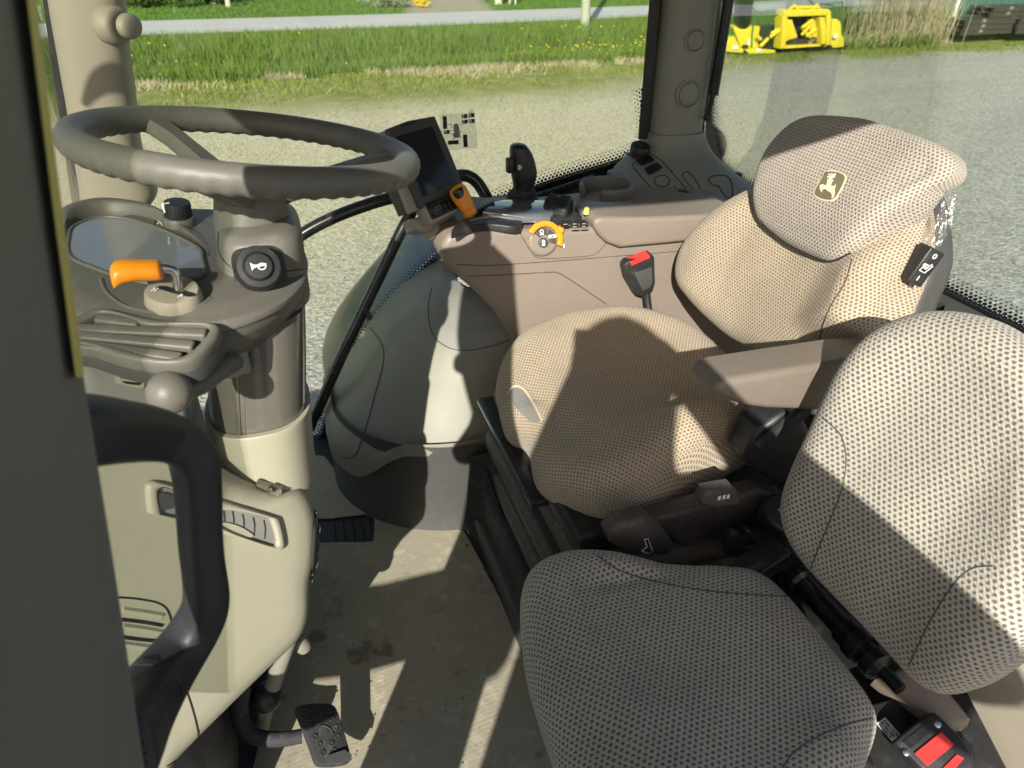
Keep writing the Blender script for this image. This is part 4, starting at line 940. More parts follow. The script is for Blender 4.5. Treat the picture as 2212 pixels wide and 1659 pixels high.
# glossy column and cream collar
bm = newbm(); silo(bm, [(650, 440, 660), (720, 441, 662), (800, 444, 663), (880, 447, 664), (960, 452, 664)], .90, .078, 80, 2.6); S_cl = Surf(bm); col_ = obj('column_sleeve', bm, M['taupe_gloss'], dash, angle=60)
bm = newbm(); patch(bm, S_cl, [(508, 752), (541, 757), (541, 796), (508, 800)], .0012, 4, 40, False); obj('sleeve_slot', bm, M['black'], col_)
bm = newbm(); seam(bm, S_cl, [(512, 800), (513, 860), (517, 940)], .0035, -.0005, 30); seam(bm, S_cl, [(527, 800), (528, 860), (531, 945)], .0008, .0002, 30); obj('sleeve_ridge', bm, M['taupe_gloss'], col_)
CR = dense([(866, 438, 672, .9, .088), (872, 437, 673, .9, .089), (905, 439, 675, .9, .089), (945, 444, 678, .9, .09), (978, 450, 681, .9, .092), (1004, 455, 684, .9, .094), (1030, 464, 684, .9, .092), (1056, 482, 676, .9, .086), (1080, 512, 655, .9, .07)], 40)
bm = newbm(); silo(bm, CR, .9, .09, 80, 2.5, False, True)
inn_ = newbm(); silo(inn_, [(866, 446, 664, .9, .080), (930, 450, 662, .9, .078)], .9, .08, 80, 2.5, False, False)
me_ = bpy.data.meshes.new('t'); inn_.to_mesh(me_); inn_.free(); bm.from_mesh(me_); bpy.data.meshes.remove(me_)
bmesh.ops.bridge_loops(bm, edges=[e for e in bm.edges if e.is_boundary and all(v.co.z > U(560, 868, Y=.9).z - .004 for v in e.verts)]); fixn(bm); S_co = Surf(bm)
co_ = obj('column_collar', bm, M['pale'], dash, angle=50)
bm = newbm(); patch(bm, S_co, [(481, 895), (558, 897), (553, 936), (520, 941), (484, 938)], .0012, 5, 60, False); obj('collar_notch', bm, M['taupe_gloss'], co_)
bm = newbm(); seam(bm, S_co, [(479, 906), (483, 938), (500, 942), (530, 942), (555, 938), (559, 908)], .0011, .0006, 50); obj('notch_edge', bm, M['black'], co_)
# cream lower panel
LP = (U(690, 1200, Y=.78), V((.50, -.84, .20)).normalized())
def lpn(a, b, h=0): return U(a, b, pl=LP) + LP[1] * h
lo_ = [(140, 800), (200, 745), (330, 752), (398, 800), (415, 900), (440, 985), (500, 1020), (560, 1050), (620, 1066), (672, 1060), (694, 1082), (706, 1130), (703, 1210), (692, 1262), (690, 1300), (688, 1340), (672, 1385), (640, 1422), (560, 1500), (400, 1659), (320, 1745), (120, 1745), (90, 1200)]
bm = newbm(); ol = smooth_closed([V((a, b, 0)) for a, b in lo_], 140); t_ = newbm()
nL = LP[1]; secs = []; W0 = [lpn(p.x, p.y) for p in ol]; cw = lpn(380, 1180)
for d, ins in ((-.30, .06), (-.12, .004), (-.055, .0), (-.034, .0015), (-.018, .007), (-.007, .018), (-.0015, .034), (0, .055)):
    secs.append([p + nL * d + (cw - p).normalized() * min(ins, (cw - p).length * .5) for p in W0])
rr2 = loft(t_, secs, True, True, False)
prev = rr2[-1]
for k in range(1, 7):
    f = 1 - k / 7; cur = [t_.verts.new(cw + (secs[-1][i] - cw) * f) for i in range(len(W0))]
    for i in range(len(W0)): t_.faces.new((prev[i], prev[(i + 1) % len(W0)], cur[(i + 1) % len(W0)], cur[i]))
    prev = cur
t_.faces.new(prev); fixn(t_); merge(bm, t_); S_lp = Surf(bm); lpo = obj('lower_panel', bm, M['pale'], dash, angle=180)
bm = newbm(); patch(bm, S_lp, [(200, 752), (320, 758), (392, 806), (410, 905), (404, 990), (300, 960), (180, 930), (160, 820)], .0012, 8, 80); obj('painted_shade_sheet', bm, M['grey'], lpo)  # grey sheet stands in for shadow on the top of the panel
# pocket with coin slots
fr_ = [(313, 1050), (324, 1039), (345, 1040), (470, 1077), (585, 1113), (600, 1122), (611, 1172), (606, 1184), (592, 1184), (460, 1146), (330, 1110), (317, 1102)]
bm = newbm(); patch(bm, S_lp, [(322, 1056), (335, 1048), (470, 1086), (585, 1122), (600, 1172), (585, 1175), (460, 1138), (325, 1098)], .0016, 6, 80); pk = obj('coin_pocket', bm, M['grey'], dash)
bm = newbm(); pts_ = smooth_closed([V((a, b, 0)) for a, b in fr_], 100); secs = []
cpk = S_lp.at(460, 1112, 0)[0]
for q in pts_:
    p, n_ = S_lp.at(q.x, q.y, 0); d = (p - cpk).normalized(); secs.append([p + d * .003 - nL * .004, p + nL * .006, p - d * .004 + nL * .0085, p - d * .011 + nL * .0085, p - d * .014 + nL * .007, p - d * .016 - nL * .003])
rw_ = [[bm.verts.new(p) for p in s] for s in secs]
for k in range(100):
    for j in range(6): bm.faces.new((rw_[k][j], rw_[k][(j + 1) % 6], rw_[(k + 1) % 100][(j + 1) % 6], rw_[(k + 1) % 100][j]))
fixn(bm); obj('pocket_frame', bm, M['pale'], pk, sub=1, angle=180)
bm = newbm(); patch(bm, S_lp, [(338, 1066), (350, 1062), (366, 1070), (372, 1088), (360, 1098), (340, 1092)], .006, 4, 30); obj('pocket_knob', bm, M['darkgrey'], pk)
bm = newbm()
for x_ in (480, 500, 522, 545, 568): seam(bm, S_lp, [(x_, 1098 + (x_ - 480) * .28), (x_ + 3, 1115 + (x_ - 480) * .28), (x_ + 2, 1138 + (x_ - 480) * .28)], .0008, .0020, 14)
obj('coin_slots', bm, M['black'], pk)
bm = newbm(); patch(bm, S_lp, [(462, 1128), (490, 1128), (520, 1138), (545, 1156), (520, 1158), (470, 1146)], .004, 4, 40); obj('pocket_scoop', bm, M['pale'], pk)
# vents
bm = newbm(); patch(bm, S_lp, [(248, 800), (258, 793), (298, 800), (311, 806), (310, 830), (302, 838), (262, 830), (247, 824)], .003, 4, 50); v1 = obj('demist_vent', bm, M['pale'], dash)
bm = newbm(); patch(bm, S_lp, [(262, 805), (296, 808), (300, 812), (300, 828), (292, 831), (262, 825)], .0042, 4, 40); obj('vent_opening', bm, M['black'], v1)
bm = newbm(); [seam(bm, S_lp, [(260, 811 + k * 8), (280, 813 + k * 8), (301, 815 + k * 8)], .0016, .0048, 14) for k in range(2)]; obj('vent_slats', bm, M['pale'], v1)
bm = newbm(); seam(bm, S_lp, [(255, 1290), (300, 1294), (345, 1304), (365, 1325), (371, 1370), (350, 1425), (300, 1440), (265, 1442)], .0012, .0002, 60)
for y_ in (1338, 1376): seam(bm, S_lp, [(262, y_), (310, y_ + 6), (350, y_ + 13 - (y_ > 1350) * 4)], .0021, .0006, 30)
v2 = obj('floor_vent', bm, M['black'], dash)
bm = newbm()
for y_ in (1322, 1358, 1396): seam(bm, S_lp, [(265, y_ - 4), (310, y_ + 2), (350, y_ + 9)], .0060, -.003, 30)
obj('vent_louvres', bm, M['pale'], v2)
bm = newbm(); patch(bm, S_lp, [(669, 1235), (667, 1190), (676, 1120), (690, 1084), (702, 1090), (708, 1130), (703, 1200), (690, 1258), (678, 1262)], .004, 6, 60); v3 = obj('side_vent', bm, M['taupe'], dash)
bm = newbm(); patch(bm, S_lp, [(676, 1225), (675, 1190), (683, 1125), (692, 1102), (699, 1110), (700, 1150), (694, 1205), (684, 1243)], .0052, 5, 50); obj('vent_opening', bm, M['black'], v3)
bm = newbm(); [seam(bm, S_lp, [(698 - k * 1.2, 1120 + k * 13), (690 - k * 1.4, 1135 + k * 13), (684 - k * 1.0, 1160 + k * 9)], .0014, .0058, 10) for k in range(8)]; obj('vent_slats', bm, M['taupe'], v3)
bm = newbm(); patch(bm, S_lp, [(543, 1058), (556, 1045), (585, 1040), (600, 1046), (605, 1062), (602, 1078), (575, 1074)], .010, 5, 50); br = obj('screw_bracket', bm, M['pale'], dash)
bm = newbm(); q, n_ = S_lp.at(579, 1067, .011); revolve(bm, [(.0055, 0), (.005, .002), (.002, .0022), (.0015, .001), (.0004, .001)], q, n_, 18); obj('screw', bm, M['black_metal'], br)
bm = newbm(); seam(bm, S_lp, [(402, 1490), (418, 1540), (428, 1592), (415, 1620), (360, 1655)], .0011, .0002, 40); obj('panel_joint', bm, M['black'], lpo)
# round boot and dark void under the panel
bm = newbm(); q = U(650, 1390, Y=.84); revolve(bm, [(.002, -.02), (.012, -.016), (.015, 0), (.012, .014), (.004, .018)], q, (.3, 0, -1), 24); obj('column_boot', bm, M['fender_in'], dash)
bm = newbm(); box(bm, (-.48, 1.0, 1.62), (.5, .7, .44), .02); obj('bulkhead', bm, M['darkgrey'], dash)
# ================================================================= pedal
ped = thing('brake_pedal', 'black studded rubber brake pedal on a bent steel arm above the floor liner', 'pedal', U(700, 1590, Z=1.45))
PP = (U(700, 1590, Z=1.475), V((.35, -.35, .87)).normalized())
def pp(a, b, h=0): return U(a, b, pl=PP) + PP[1] * h
bm = newbm(); prism(bm, [pp(p.x, p.y) for p in smooth_closed([V((a, b, 0)) for a, b in [(641, 1530), (655, 1521), (690, 1518), (718, 1520), (730, 1535), (745, 1580), (758, 1628), (757, 1644), (735, 1651), (700, 1653), (684, 1647), (672, 1615), (655, 1570)]], 60)], PP[1] * -.014, .004, 2)
pd = obj('pedal_pad', bm, M['rubber'], ped)
bm = newbm()
for a, b in ((662, 1536), (686, 1531), (710, 1534), (668, 1551), (692, 1547), (717, 1553), (673, 1567), (724, 1572), (680, 1592), (729, 1592), (690, 1608), (715, 1606), (697, 1626), (722, 1622)):
    revolve(bm, [(.0048, 0), (.0044, .0016), (.0028, .0016), (.0022, .0006), (.0005, .0006)], pp(a, b, .0), PP[1], 14)
tube(bm, [pp(685, 1576, .001), pp(695, 1568, .001), pp(712, 1574, .001), pp(720, 1588, .001)], .0012, 6, True, 14); obj('pad_studs', bm, M['rubber'], pd)
bm = newbm(); prism(bm, [pp(706, 1634, .001), pp(742, 1622, .001), pp(757, 1632, .001), pp(757, 1644, .001), pp(735, 1650, .001), pp(704, 1652, .001)], PP[1] * .006, .001); obj('worn_edge', bm, M['darkgrey'], pd)
bm = newbm(); A_ = [(652, 1590, 1.462), (615, 1596, 1.465), (575, 1596, 1.47), (545, 1588, 1.48), (524, 1566, 1.50), (516, 1535, 1.53), (520, 1490, 1.60), (535, 1430, 1.7)]
tube(bm, [U(a, b, Z=z) for a, b, z in A_], [.012, .013, .014, .015, .016, .015, .014, .014], 10, True, 40); obj('pedal_arm', bm, M['rubber'], ped)  # black rubber colour stands in for shadow on the steel arm
bm = newbm(); tube(bm, [U(560, 1590, Z=1.42), U(575, 1520, Z=1.50), U(640, 1330, Z=1.72)], .014, 12); obj('arm_bracket', bm, M['fender_in'], ped)
bm = newbm(); bmesh.ops.create_uvsphere(bm, u_segments=20, v_segments=12, radius=.026); bmesh.ops.translate(bm, verts=bm.verts, vec=U(575, 1505, Z=1.53)); obj('arm_bush', bm, M['black'], ped)
# ================================================================= cut cardboard floor liner
t = NT('cardboard'); p = t.pos(); x, y, _ = t.xyz(p)
wv = t.n('ShaderNodeTexWave'); wv.inputs['Scale'].default_value = 36; wv.inputs['Distortion'].default_value = 1.2; wv.inputs['Detail'].default_value = 1; wv.bands_direction = 'Y'
mp = t.n('ShaderNodeMapping'); mp.inputs['Rotation'].default_value = (0, 0, R(-8)); t.put(mp.inputs[0], p); t.t.links.new(mp.outputs[0], wv.inputs['Vector'])
n1 = t.noise(5, 5, .65, p); n2 = t.noise(26, 4, .7, p); n3 = t.noise(90, 3, .7, p)
c = t.mix(n1, (.27, .245, .185), (.37, .34, .255)); c = t.mix(t.math('MULTIPLY', t.step(.5, .75, n2), .4), c, (.60, .55, .43)); c = t.mix(t.math('MULTIPLY', t.step(.60, .72, t.noise(12, 3, .6, p)), .7), c, (.12, .095, .065)); c = t.mix(t.math('MULTIPLY', wv.outputs[1], t.math('MULTIPLY', n1, .06)), c, (.2, .16, .1)); c = t.mix(t.math('MULTIPLY', t.step(.66, .74, n3), .5), c, (.10, .08, .06))
h = t.math('ADD', t.math('MULTIPLY', wv.outputs[1], .08), t.math('MULTIPLY', n2, 1.0)); M['card'] = t.done(t.pbr(c, .85, t.bump(h, .002, .7), spec=.15))
fl = thing('floor_liner', 'dusty tan cardboard sheet cut to cover the cab floor', 'floor liner', (.1, .9, 1.396))
def sheet(name, pts, z=1.4, th=.003, mat=None):
    bm = newbm(); P = []
    w = [U(a, b, Z=z) for a, b in pts]
    for a, b in zip(w, w[1:] + w[:1]):
        n_ = max(1, int((b - a).length / .02))
        for k in range(n_): q = a.lerp(b, k / n_); P.append(q + V((mnoise.noise(q * 60) * .002, mnoise.noise(q * 60 + V((9, 0, 0))) * .002, 0)))
    prism(bm, P, (0, 0, -th)); return obj(name, bm, mat or M['card'], fl, smooth=False)
sheet('main_sheet', [(812, 1094), (835, 1101), (880, 1118), (935, 1135), (1002, 1146), (1050, 1235), (1100, 1330), (1180, 1490), (1330, 1790), (520, 1800), (560, 1600), (620, 1420), (690, 1172), (720, 1172), (806, 1170)])
sheet('far_sheet', [(660, 980), (700, 985), (740, 1035), (780, 1066), (818, 1094), (802, 1108), (712, 1119), (640, 1120)], 1.402)
bm = newbm()
for k in range(5): q = U(722 + k * 20, 1145, Z=1.397); box(bm, (q.x, q.y + .01, 1.397), (.003, .09, .004), .001, 1)
obj('mat_ribs', bm, M['rubber'], fl)
bm = newbm(); rd = random.Random(5)
for _ in range(55):
    q = U(rd.uniform(600, 1180), rd.uniform(1150, 1650), Z=1.4005); s = rd.uniform(.0009, .0024) * (1.6 if rd.random() < .06 else 1)
    if proj(q)[0] > 1000 + (proj(q)[1] - 1140) * .5: continue
    b_ = newbm(); bmesh.ops.create_icosphere(b_, subdivisions=1, radius=s)
    for v in b_.verts: v.co = q + V((v.co.x, v.co.y, v.co.z * .6)) * (1 + .4 * mnoise.noise(v.co * 900 + q * 40))
    merge(bm, b_)
o_ = obj('dirt_crumbs', bm, M['mauve_dark'], fl, smooth=False, kind='stuff')
# ================================================================= driver's seat
ds = thing('driver_seat', 'tan patterned driver seat with a grey upper back, left armrest and black suspension base', 'driver seat', (.56, .95, 1.4))
oc = [(1074, 800, 1.915), (1070, 775, 1.92), (1085, 738, 1.925), (1125, 703, 1.93), (1190, 680, 1.935), (1280, 665, 1.935), (1370, 662, 1.935), (1450, 678, 1.93), (1510, 705, 1.92), (1560, 745, 1.91), (1640, 800, 1.91), (1680, 860, 1.92), (1655, 895, 1.93), (1632, 935, 1.90), (1600, 970, 1.88), (1545, 1022, 1.855), (1480, 1070, 1.84), (1400, 1104, 1.835), (1330, 1119, 1.835), (1280, 1115, 1.835), (1225, 1085, 1.84), (1175, 1035, 1.85), (1152, 985, 1.865), (1143, 925, 1.885), (1118, 880, 1.9), (1090, 850, 1.91)]
ou = []
for a, b, z in oc: q = U(a, b, Z=z); ou.append((q.x, q.y))
def ctop(u, v):
    yc = .955; s = abs(v - yc); near = ss(.075, .165, yc - v); far = ss(.12, .25, v - yc)
    return .062 * near * ss(.42, .60, u) * (1 - .6 * ss(.66, .74, u)) + .022 * far * ss(.40, .55, u) - .012 * (1 - ss(0, .2, s)) - .045 * ss(.46, .33, u) ** 1.4 + .008 * mnoise.noise((u * 9, v * 9, 0)) * .9
bm = newbm(); pad(bm, ou, (0, 0, 1.935), (1, 0, 0), (0, 1, 0), (0, 0, 1), ctop, .125, .052, .035, 128, rings=22); S_dc = Surf(bm)
cu = obj('cushion', bm, M['tan_cloth'], ds, angle=180)
LT = R(18); BP = (V((.74, .95, 1.95)), V((-math.cos(LT), 0, math.sin(LT)))); BU = V((0, -1, 0)); BV = V((math.sin(LT), 0, math.cos(LT)))
def onb(px, py, off=0, P=BP, u=BU, v=BV):
    q = U(px, py, pl=(P[0] + P[1] * off, P[1])); d = q - P[0]; return (d.dot(u), d.dot(v))
ob = [onb(a, b, o_) for a, b, o_ in [(1486, 605, -.03), (1496, 648, -.02), (1520, 695, -.01), (1560, 735, 0), (1640, 760, .0), (1740, 745, .0), (1830, 730, .0), (1905, 716, -.03), (1925, 660, -.04), (1945, 610, -.04), (1982, 545, -.055), (2008, 480, -.085), (2018, 430, -.105), (2005, 395, -.105), (1930, 345, -.02), (1820, 320, -.02), (1715, 325, -.02), (1632, 398, -.03), (1556, 470, -.03), (1502, 545, -.03)]]
def btop(u, v): return .030 * ss(.08, .19, u) * (1 - .5 * ss(.30, .42, v)) + .022 * ss(.10, .2, -u) - .010 * (1 - ss(0, .15, abs(u))) + .012 * math.exp(-((v - .13) / .09) ** 2) - .055 * ss(.22, .34, v) + .003 * mnoise.noise((u * 11, v * 11, 3))
bm = newbm(); pad(bm, ob, BP[0], BU, BV, BP[1], btop, .13, .05, .04, 128, rings=20); S_bk = Surf(bm); bk = obj('backrest', bm, M['tan_cloth'], ds, angle=180)
oh = [onb(a, b, o_) for a, b, o_ in [(1637, 410, .004), (1633, 462, .010), (1650, 492, .010), (1700, 530, .010), (1752, 556, .010), (1797, 568, .010), (1842, 549, .006), (1887, 516, -.004), (1937, 476, -.018), (1992, 440, -.035), (2036, 414, -.055), (2078, 400, -.075), (2097, 374, -.085), (2087, 342, -.09), (2035, 314, -.09), (1960, 288, -.08), (1900, 268, -.075), (1850, 260, -.07), (1790, 258, -.07), (1745, 266, -.062), (1708, 288, -.045), (1672, 340, -.02)]]
def htop(u, v): return .003 + .020 * ss(.20, .30, v) - .050 * ss(.32, .43, v) - .030 * ss(.10, .24, u) * ss(.22, .40, v) - .018 * ss(.10, .22, -u) + .014 * math.exp(-((v - .22) / .08) ** 2) - .012 * ss(.2, .12, v)
bm = newbm(); pad(bm, oh, BP[0], BU, BV, BP[1], htop, .080, .024, .026, 128, rings=20); S_hd = Surf(bm); hd_ = obj('upper_back', bm, M['grey_cloth'], ds, angle=180)
S_seat = S_hd
bm = newbm(); seam(bm, S_hd, [(1645, 478), (1654, 490), (1700, 526), (1752, 552), (1795, 564), (1838, 546)], .0022, -.0006, 80); obj('piping', bm, M['black'], hd_)
bm = newbm(); seam(bm, S_bk, [(1840, 560), (1825, 610), (1795, 660), (1778, 700), (1770, 735)], .0013, -.0004, 40); obj('bolster_seam', bm, M['mauve_dark'], bk)
# embroidered badge with a leaping deer
def bz(a, b): return (3100 + a * .42194) * .54004, (400 + b * .42194) * .54004
M['badge'] = plastic('olive_embroidery', (.145, .125, .065), .9, 900, .0006, .1); M['thread'] = plastic('cream_thread', (.62, .58, .42), .9, 900, .0006, .05)
bm = newbm(); patch(bm, S_hd, [bz(*p) for p in [(492, 678), (540, 672), (600, 680), (650, 700), (682, 738), (668, 790), (640, 850), (600, 920), (575, 955), (520, 964), (460, 955), (410, 935), (366, 890), (385, 840), (420, 780), (460, 715)]], .0012, 6, 60); bd = obj('badge', bm, M['thread'], hd_)
bm = newbm(); patch(bm, S_hd, [bz(*p) for p in [(488, 692), (540, 686), (600, 694), (648, 715), (668, 742), (655, 790), (628, 848), (590, 915), (560, 942), (515, 948), (465, 940), (415, 918), (385, 888), (400, 842), (432, 785), (465, 725)]], .0024, 6, 60); obj('badge_field', bm, M['badge'], bd)
bm = newbm()
deer = [(505, 770), (520, 755), (540, 758), (560, 770), (545, 790), (540, 815), (555, 825), (575, 822), (580, 803), (580, 835), (570, 850), (578, 870), (572, 905), (560, 935), (548, 930), (552, 905), (530, 880), (500, 862), (485, 850), (455, 860), (460, 880), (445, 870), (436, 840), (440, 815), (470, 808), (490, 820), (503, 795)]
dp = [S_hd.at(p.x, p.y, .0036)[0] for p in smooth_closed([V((*bz(*q), 0)) for q in deer], 110)]; prism(bm, dp, S_hd.at(*bz(530, 830))[1] * -.0012)
for an in ([(530, 760), (528, 735), (515, 715)], [(535, 757), (548, 735), (542, 712)], [(545, 745), (565, 740), (574, 712)], [(528, 740), (505, 742)], [(552, 738), (560, 720)]): seam(bm, S_hd, [bz(*p) for p in an], .0016, .0030, 10)
obj('badge_deer', bm, M['thread'], bd)
# shell behind the backrest with shrink film and a heater switch
os_ = [(u * 1.0 + (.002 if u > 0 else 0), v) for u, v in ob]
bm = newbm(); pad(bm, os_, BP[0] - BP[1] * .085, BU, BV, BP[1], lambda u, v: 0, .07, .02, .03, 90, rings=6); S_sh = Surf(bm); shl = obj('back_shell', bm, M['darkgrey'], ds, angle=60)
t = NT('clear_film'); g1 = t.n('ShaderNodeBsdfGlossy'); g1.inputs['Roughness'].default_value = .30; d1 = t.n('ShaderNodeBsdfTransparent'); m1 = t.n('ShaderNodeMixShader'); p = t.pos()
t.put(m1.inputs[0], t.math('ADD', .22, t.math('MULTIPLY', t.step(.5, .7, t.noise(60, 3, .6, t.scale(p, (1, 1, .4)))), .5))); t.put(g1.inputs['Normal'], t.bump(t.noise(40, 3, .6, p, 2), .01, 1)); t.t.links.new(d1.outputs[0], m1.inputs[1]); t.t.links.new(g1.outputs[0], m1.inputs[2]); M['film'] = t.done(m1.outputs[0])
def film(name, pts, mat, parent, w=.022, ridge=.006):
    bm = newbm(); q = smooth_open([U(a, b, pl=(BP[0] - BP[1] * o_, BP[1])) for a, b, o_ in pts], 40); rows_ = []
    for i, p in enumerate(q):
        r = []
        for j in range(7):
            s = j / 6 - .5; k = mnoise.noise(p * 45 + V((j * .7, 0, 0))); r.append(bm.verts.new(p + V((.3, -1, .1)) * (s * w * (1 + .5 * mnoise.noise(p * 30))) + V((-.5, -.2, .3)) * (k * ridge)))
        rows_.append(r)
    for a, b in zip(rows_, rows_[1:]):
        for j in range(6): bm.faces.new((a[j], a[j + 1], b[j + 1], b[j]))
    return obj(name, bm, mat, parent, angle=180)
film('shrink_film', [(2050, 412, .06), (2050, 445, .06), (2034, 488, .06), (2014, 528, .06)], M['film'], shl, .022, .005)
bm = newbm(); hs = U(1988, 572, pl=(BP[0] - BP[1] * .05, BP[1])); hy = V((.45, 0, .9)).normalized(); hx_ = V((.9, 0, -.45)).normalized(); hn = V((-.25, -.95, .1)).normalized()
sx_, sy_, sn_ = frame(hn, hy)
box(bm, hs, (.027, .056, .03), .003, 3, (sx_, sy_, sn_)); hsw = obj('heater_switch', bm, M['black'], ds)
bm = newbm(); c_ = hs + sn_ * .0156
def hp(a, b): return c_ + sx_ * a * .6 + sy_ * b * .6
tube(bm, [hp(.004 * math.cos(k * .628), .031 + .0055 * math.sin(k * .628)) for k in range(11)], .0008, 6); tube(bm, [hp(-.002, -.035), hp(-.002, -.023)], .0008, 6)
for l_ in ([(-.012, -.012), (.004, -.012), (.012, .010), (.007, .013), (.0, -.004), (-.010, -.002), (-.012, -.012)], ): tube(bm, [hp(*x) for x in l_], .0007, 6)
for k in range(3): tube(bm, [hp(-.010 + k * .0045, -.001), hp(-.0125 + k * .0045, .004), hp(-.009 + k * .0045, .008)], .0007, 6)
obj('switch_marks', bm, M['white'], hsw)
# left armrest
bm = newbm(); prism(bm, [U(a, b, Y=.665) for a, b in [(1546, 850), (1554, 832), (1580, 820), (1700, 800), (1850, 776), (1940, 772), (1940, 892), (1770, 890), (1660, 886), (1610, 880), (1570, 866)]], (0, .062, 0), .020, 5); bmesh.ops.smooth_vert(bm, verts=[], factor=0); S_arm = Surf(bm)
obj('armrest', bm, M['arm'], ds, angle=60)
# recliner housing under the armrest, seat pan, bellows and base
bm = newbm(); prism(bm, [U(a, b, Y=.70) for a, b in [(1612, 990), (1640, 930), (1700, 890), (1740, 905), (1765, 960), (1760, 1040), (1700, 1060), (1630, 1020)]], (0, .05, 0), .012, 3); obj('recliner_housing', bm, M['black'], ds)
bm = newbm(); box(bm, U(1690, 925, Y=.692), (.09, .012, .02), .002, 2, ((.75, 0, .6), (0, 1, 0), (-.6, 0, .75))); obj('recliner_slot', bm, M['rubber'], ds)
bm = newbm(); box(bm, (.57, .95, 1.805), (.46, .46, .05), .012); obj('seat_pan', bm, M['black'], ds)
bm = newbm(); patch(bm, S_dc, [(1100, 846), (1114, 838), (1130, 846), (1150, 876), (1168, 906), (1152, 914), (1130, 896), (1108, 872)], .0012, 5, 40); obj('front_rail_cover', bm, M['grey'], ds)
bm = newbm(); seam(bm, S_dc, [(1096, 850), (1112, 834), (1134, 842), (1154, 872), (1172, 908)], .0035, -.0005, 40); obj('torn_edge', bm, M['tan_cloth'], ds)
film('shrink_film', [(1100, 900, -.33), (1125, 880, -.33), (1150, 905, -.33)], M['film'], ds, .02, .01)
bm = newbm(); box(bm, (.36, 1.02, 1.792), (.10, .34, .014), .004); obj('front_bracket', bm, M['black_metal'], ds)
for k, (x0, z, h_) in enumerate(((.335, 1.765, .042), (.352, 1.722, .05), (.330, 1.672, .05), (.352, 1.622, .05), (.335, 1.575, .05))):
    bm = newbm(); box(bm, (x0 + .28, .95, z), (.56, .54, h_), .018, 3); obj('bellows_fold', bm, M['mauve_dark'] if k != 1 else M['mauve_dark'], ds)
bm = newbm(); box(bm, (.62, .95, 1.50), (.60, .56, .10), .012); obj('base', bm, M['rubber'], ds)
bm = newbm(); box(bm, (.66, .95, 1.42), (.72, .62, .07), .01); obj('riser', bm, M['darkgrey'], ds)
bm = newbm(); prism(bm, [U(1012, 988, Y=1.235), U(1062, 975, Y=1.2), U(1072, 1110, Y=1.15), U(1270, 1560, Y=.75), U(1180, 1500, Y=.75), U(1004, 1140, Y=1.235)], (.03, .0, .0), .004); obj('step_plate', bm, M['rubber'], ds)
# levers and boxes of the suspension, near side
def blk(name, px, Y, th, mat, b=.006, parent=ds): bm = newbm(); prism(bm, [U(a, c, Y=Y) for a, c in px], (0, th, 0), b, 3); return obj(name, bm, mat, parent)
lv1 = blk('tilt_paddle', [(1316, 1160), (1335, 1135), (1400, 1120), (1440, 1150), (1462, 1185), (1440, 1205), (1360, 1200), (1322, 1180)], .655, .03, M['mauve_dark'], .012)
bm = newbm(); k0 = lambda a, b: U(a, b, Y=.652)
tube(bm, [k0(1392, 1165), k0(1398, 1182), k0(1386, 1190), k0(1400, 1196), k0(1410, 1192), k0(1400, 1164), k0(1392, 1165)], .0007, 6); obj('paddle_mark', bm, M['white'], lv1)
blk('long_paddle', [(1405, 1125), (1500, 1098), (1640, 1060), (1700, 1075), (1690, 1120), (1600, 1155), (1480, 1185), (1440, 1160)], .69, .03, M['mauve_dark'], .010)
cap_ = blk('push_pad', [(1516, 1082), (1526, 1062), (1584, 1052), (1608, 1076), (1602, 1092), (1550, 1104), (1520, 1096)], .66, .020, M['cap'], .010)
bm = newbm()
for a, b in ((1554, 1076), (1564, 1074), (1573, 1073)): box(bm, U(a, b, Y=.6585), (.005, .001, .008), .001, 1)
obj('pad_mark', bm, M['white'], cap_)
bm = newbm(); q = U(1688, 1115, Y=.65); revolve(bm, [(.03, -.05), (.03, -.012), (.034, -.01), (.034, .010), (.030, .014), (.002, .015)], q, (.1, -.35, .9), 28); kn = obj('height_knob', bm, M['black'], ds)
bm = newbm(); x_, y_, z_ = frame((.1, -.35, .9)); c_ = q + z_ * .0155; tube(bm, [c_ + x_ * a + y_ * b for a, b in ((-.012, -.006), (-.010, .008), (.004, .009), (.008, -.006), (-.012, -.006))], .0006, 6); tube(bm, [c_ + x_ * .014 + y_ * -.008, c_ + x_ * .014 + y_ * .010], .0008, 6); obj('knob_mark', bm, M['white'], kn)
# ================================================================= folding passenger seat
ps = thing('passenger_seat', 'grey-beige patterned fold-down passenger seat in the foreground with a black hinge tube', 'passenger seat', (.45, .42, 1.4))
oc = [(1124, 1292, 1.86), (1128, 1242, 1.868), (1148, 1208, 1.872), (1200, 1187, 1.876), (1300, 1186, 1.876), (1450, 1195, 1.876), (1590, 1206, 1.876), (1650, 1220, 1.875), (1700, 1258, 1.875), (1800, 1378, 1.872), (1870, 1475, 1.868), (1896, 1530, 1.86), (1893, 1580, 1.845), (1872, 1640, 1.835), (1830, 1740, 1.83), (1740, 1830, 1.83), (1560, 1850, 1.83), (1400, 1845, 1.83), (1300, 1800, 1.83), (1232, 1720, 1.832), (1195, 1620, 1.836), (1160, 1510, 1.845), (1135, 1400, 1.855)]
ou = []
for a, b, z in oc: q = U(a, b, Z=z); ou.append((q.x, q.y))
def ptop(u, v): return .016 * ss(.555, .63, v + .14 * (u - .3)) * ss(.24, .34, u) - .008 * math.exp(-((v + .14 * (u - .3) - .585) / .012) ** 2) * ss(.26, .33, u) + .014 * ss(.36, .30, v + .1 * (u - .4)) * ss(.38, .46, u) - .03 * ss(.28, .19, u) + .004 * mnoise.noise((u * 14, v * 14, 5)) + .0015 * mnoise.noise((u * 40, v * 18, 9))
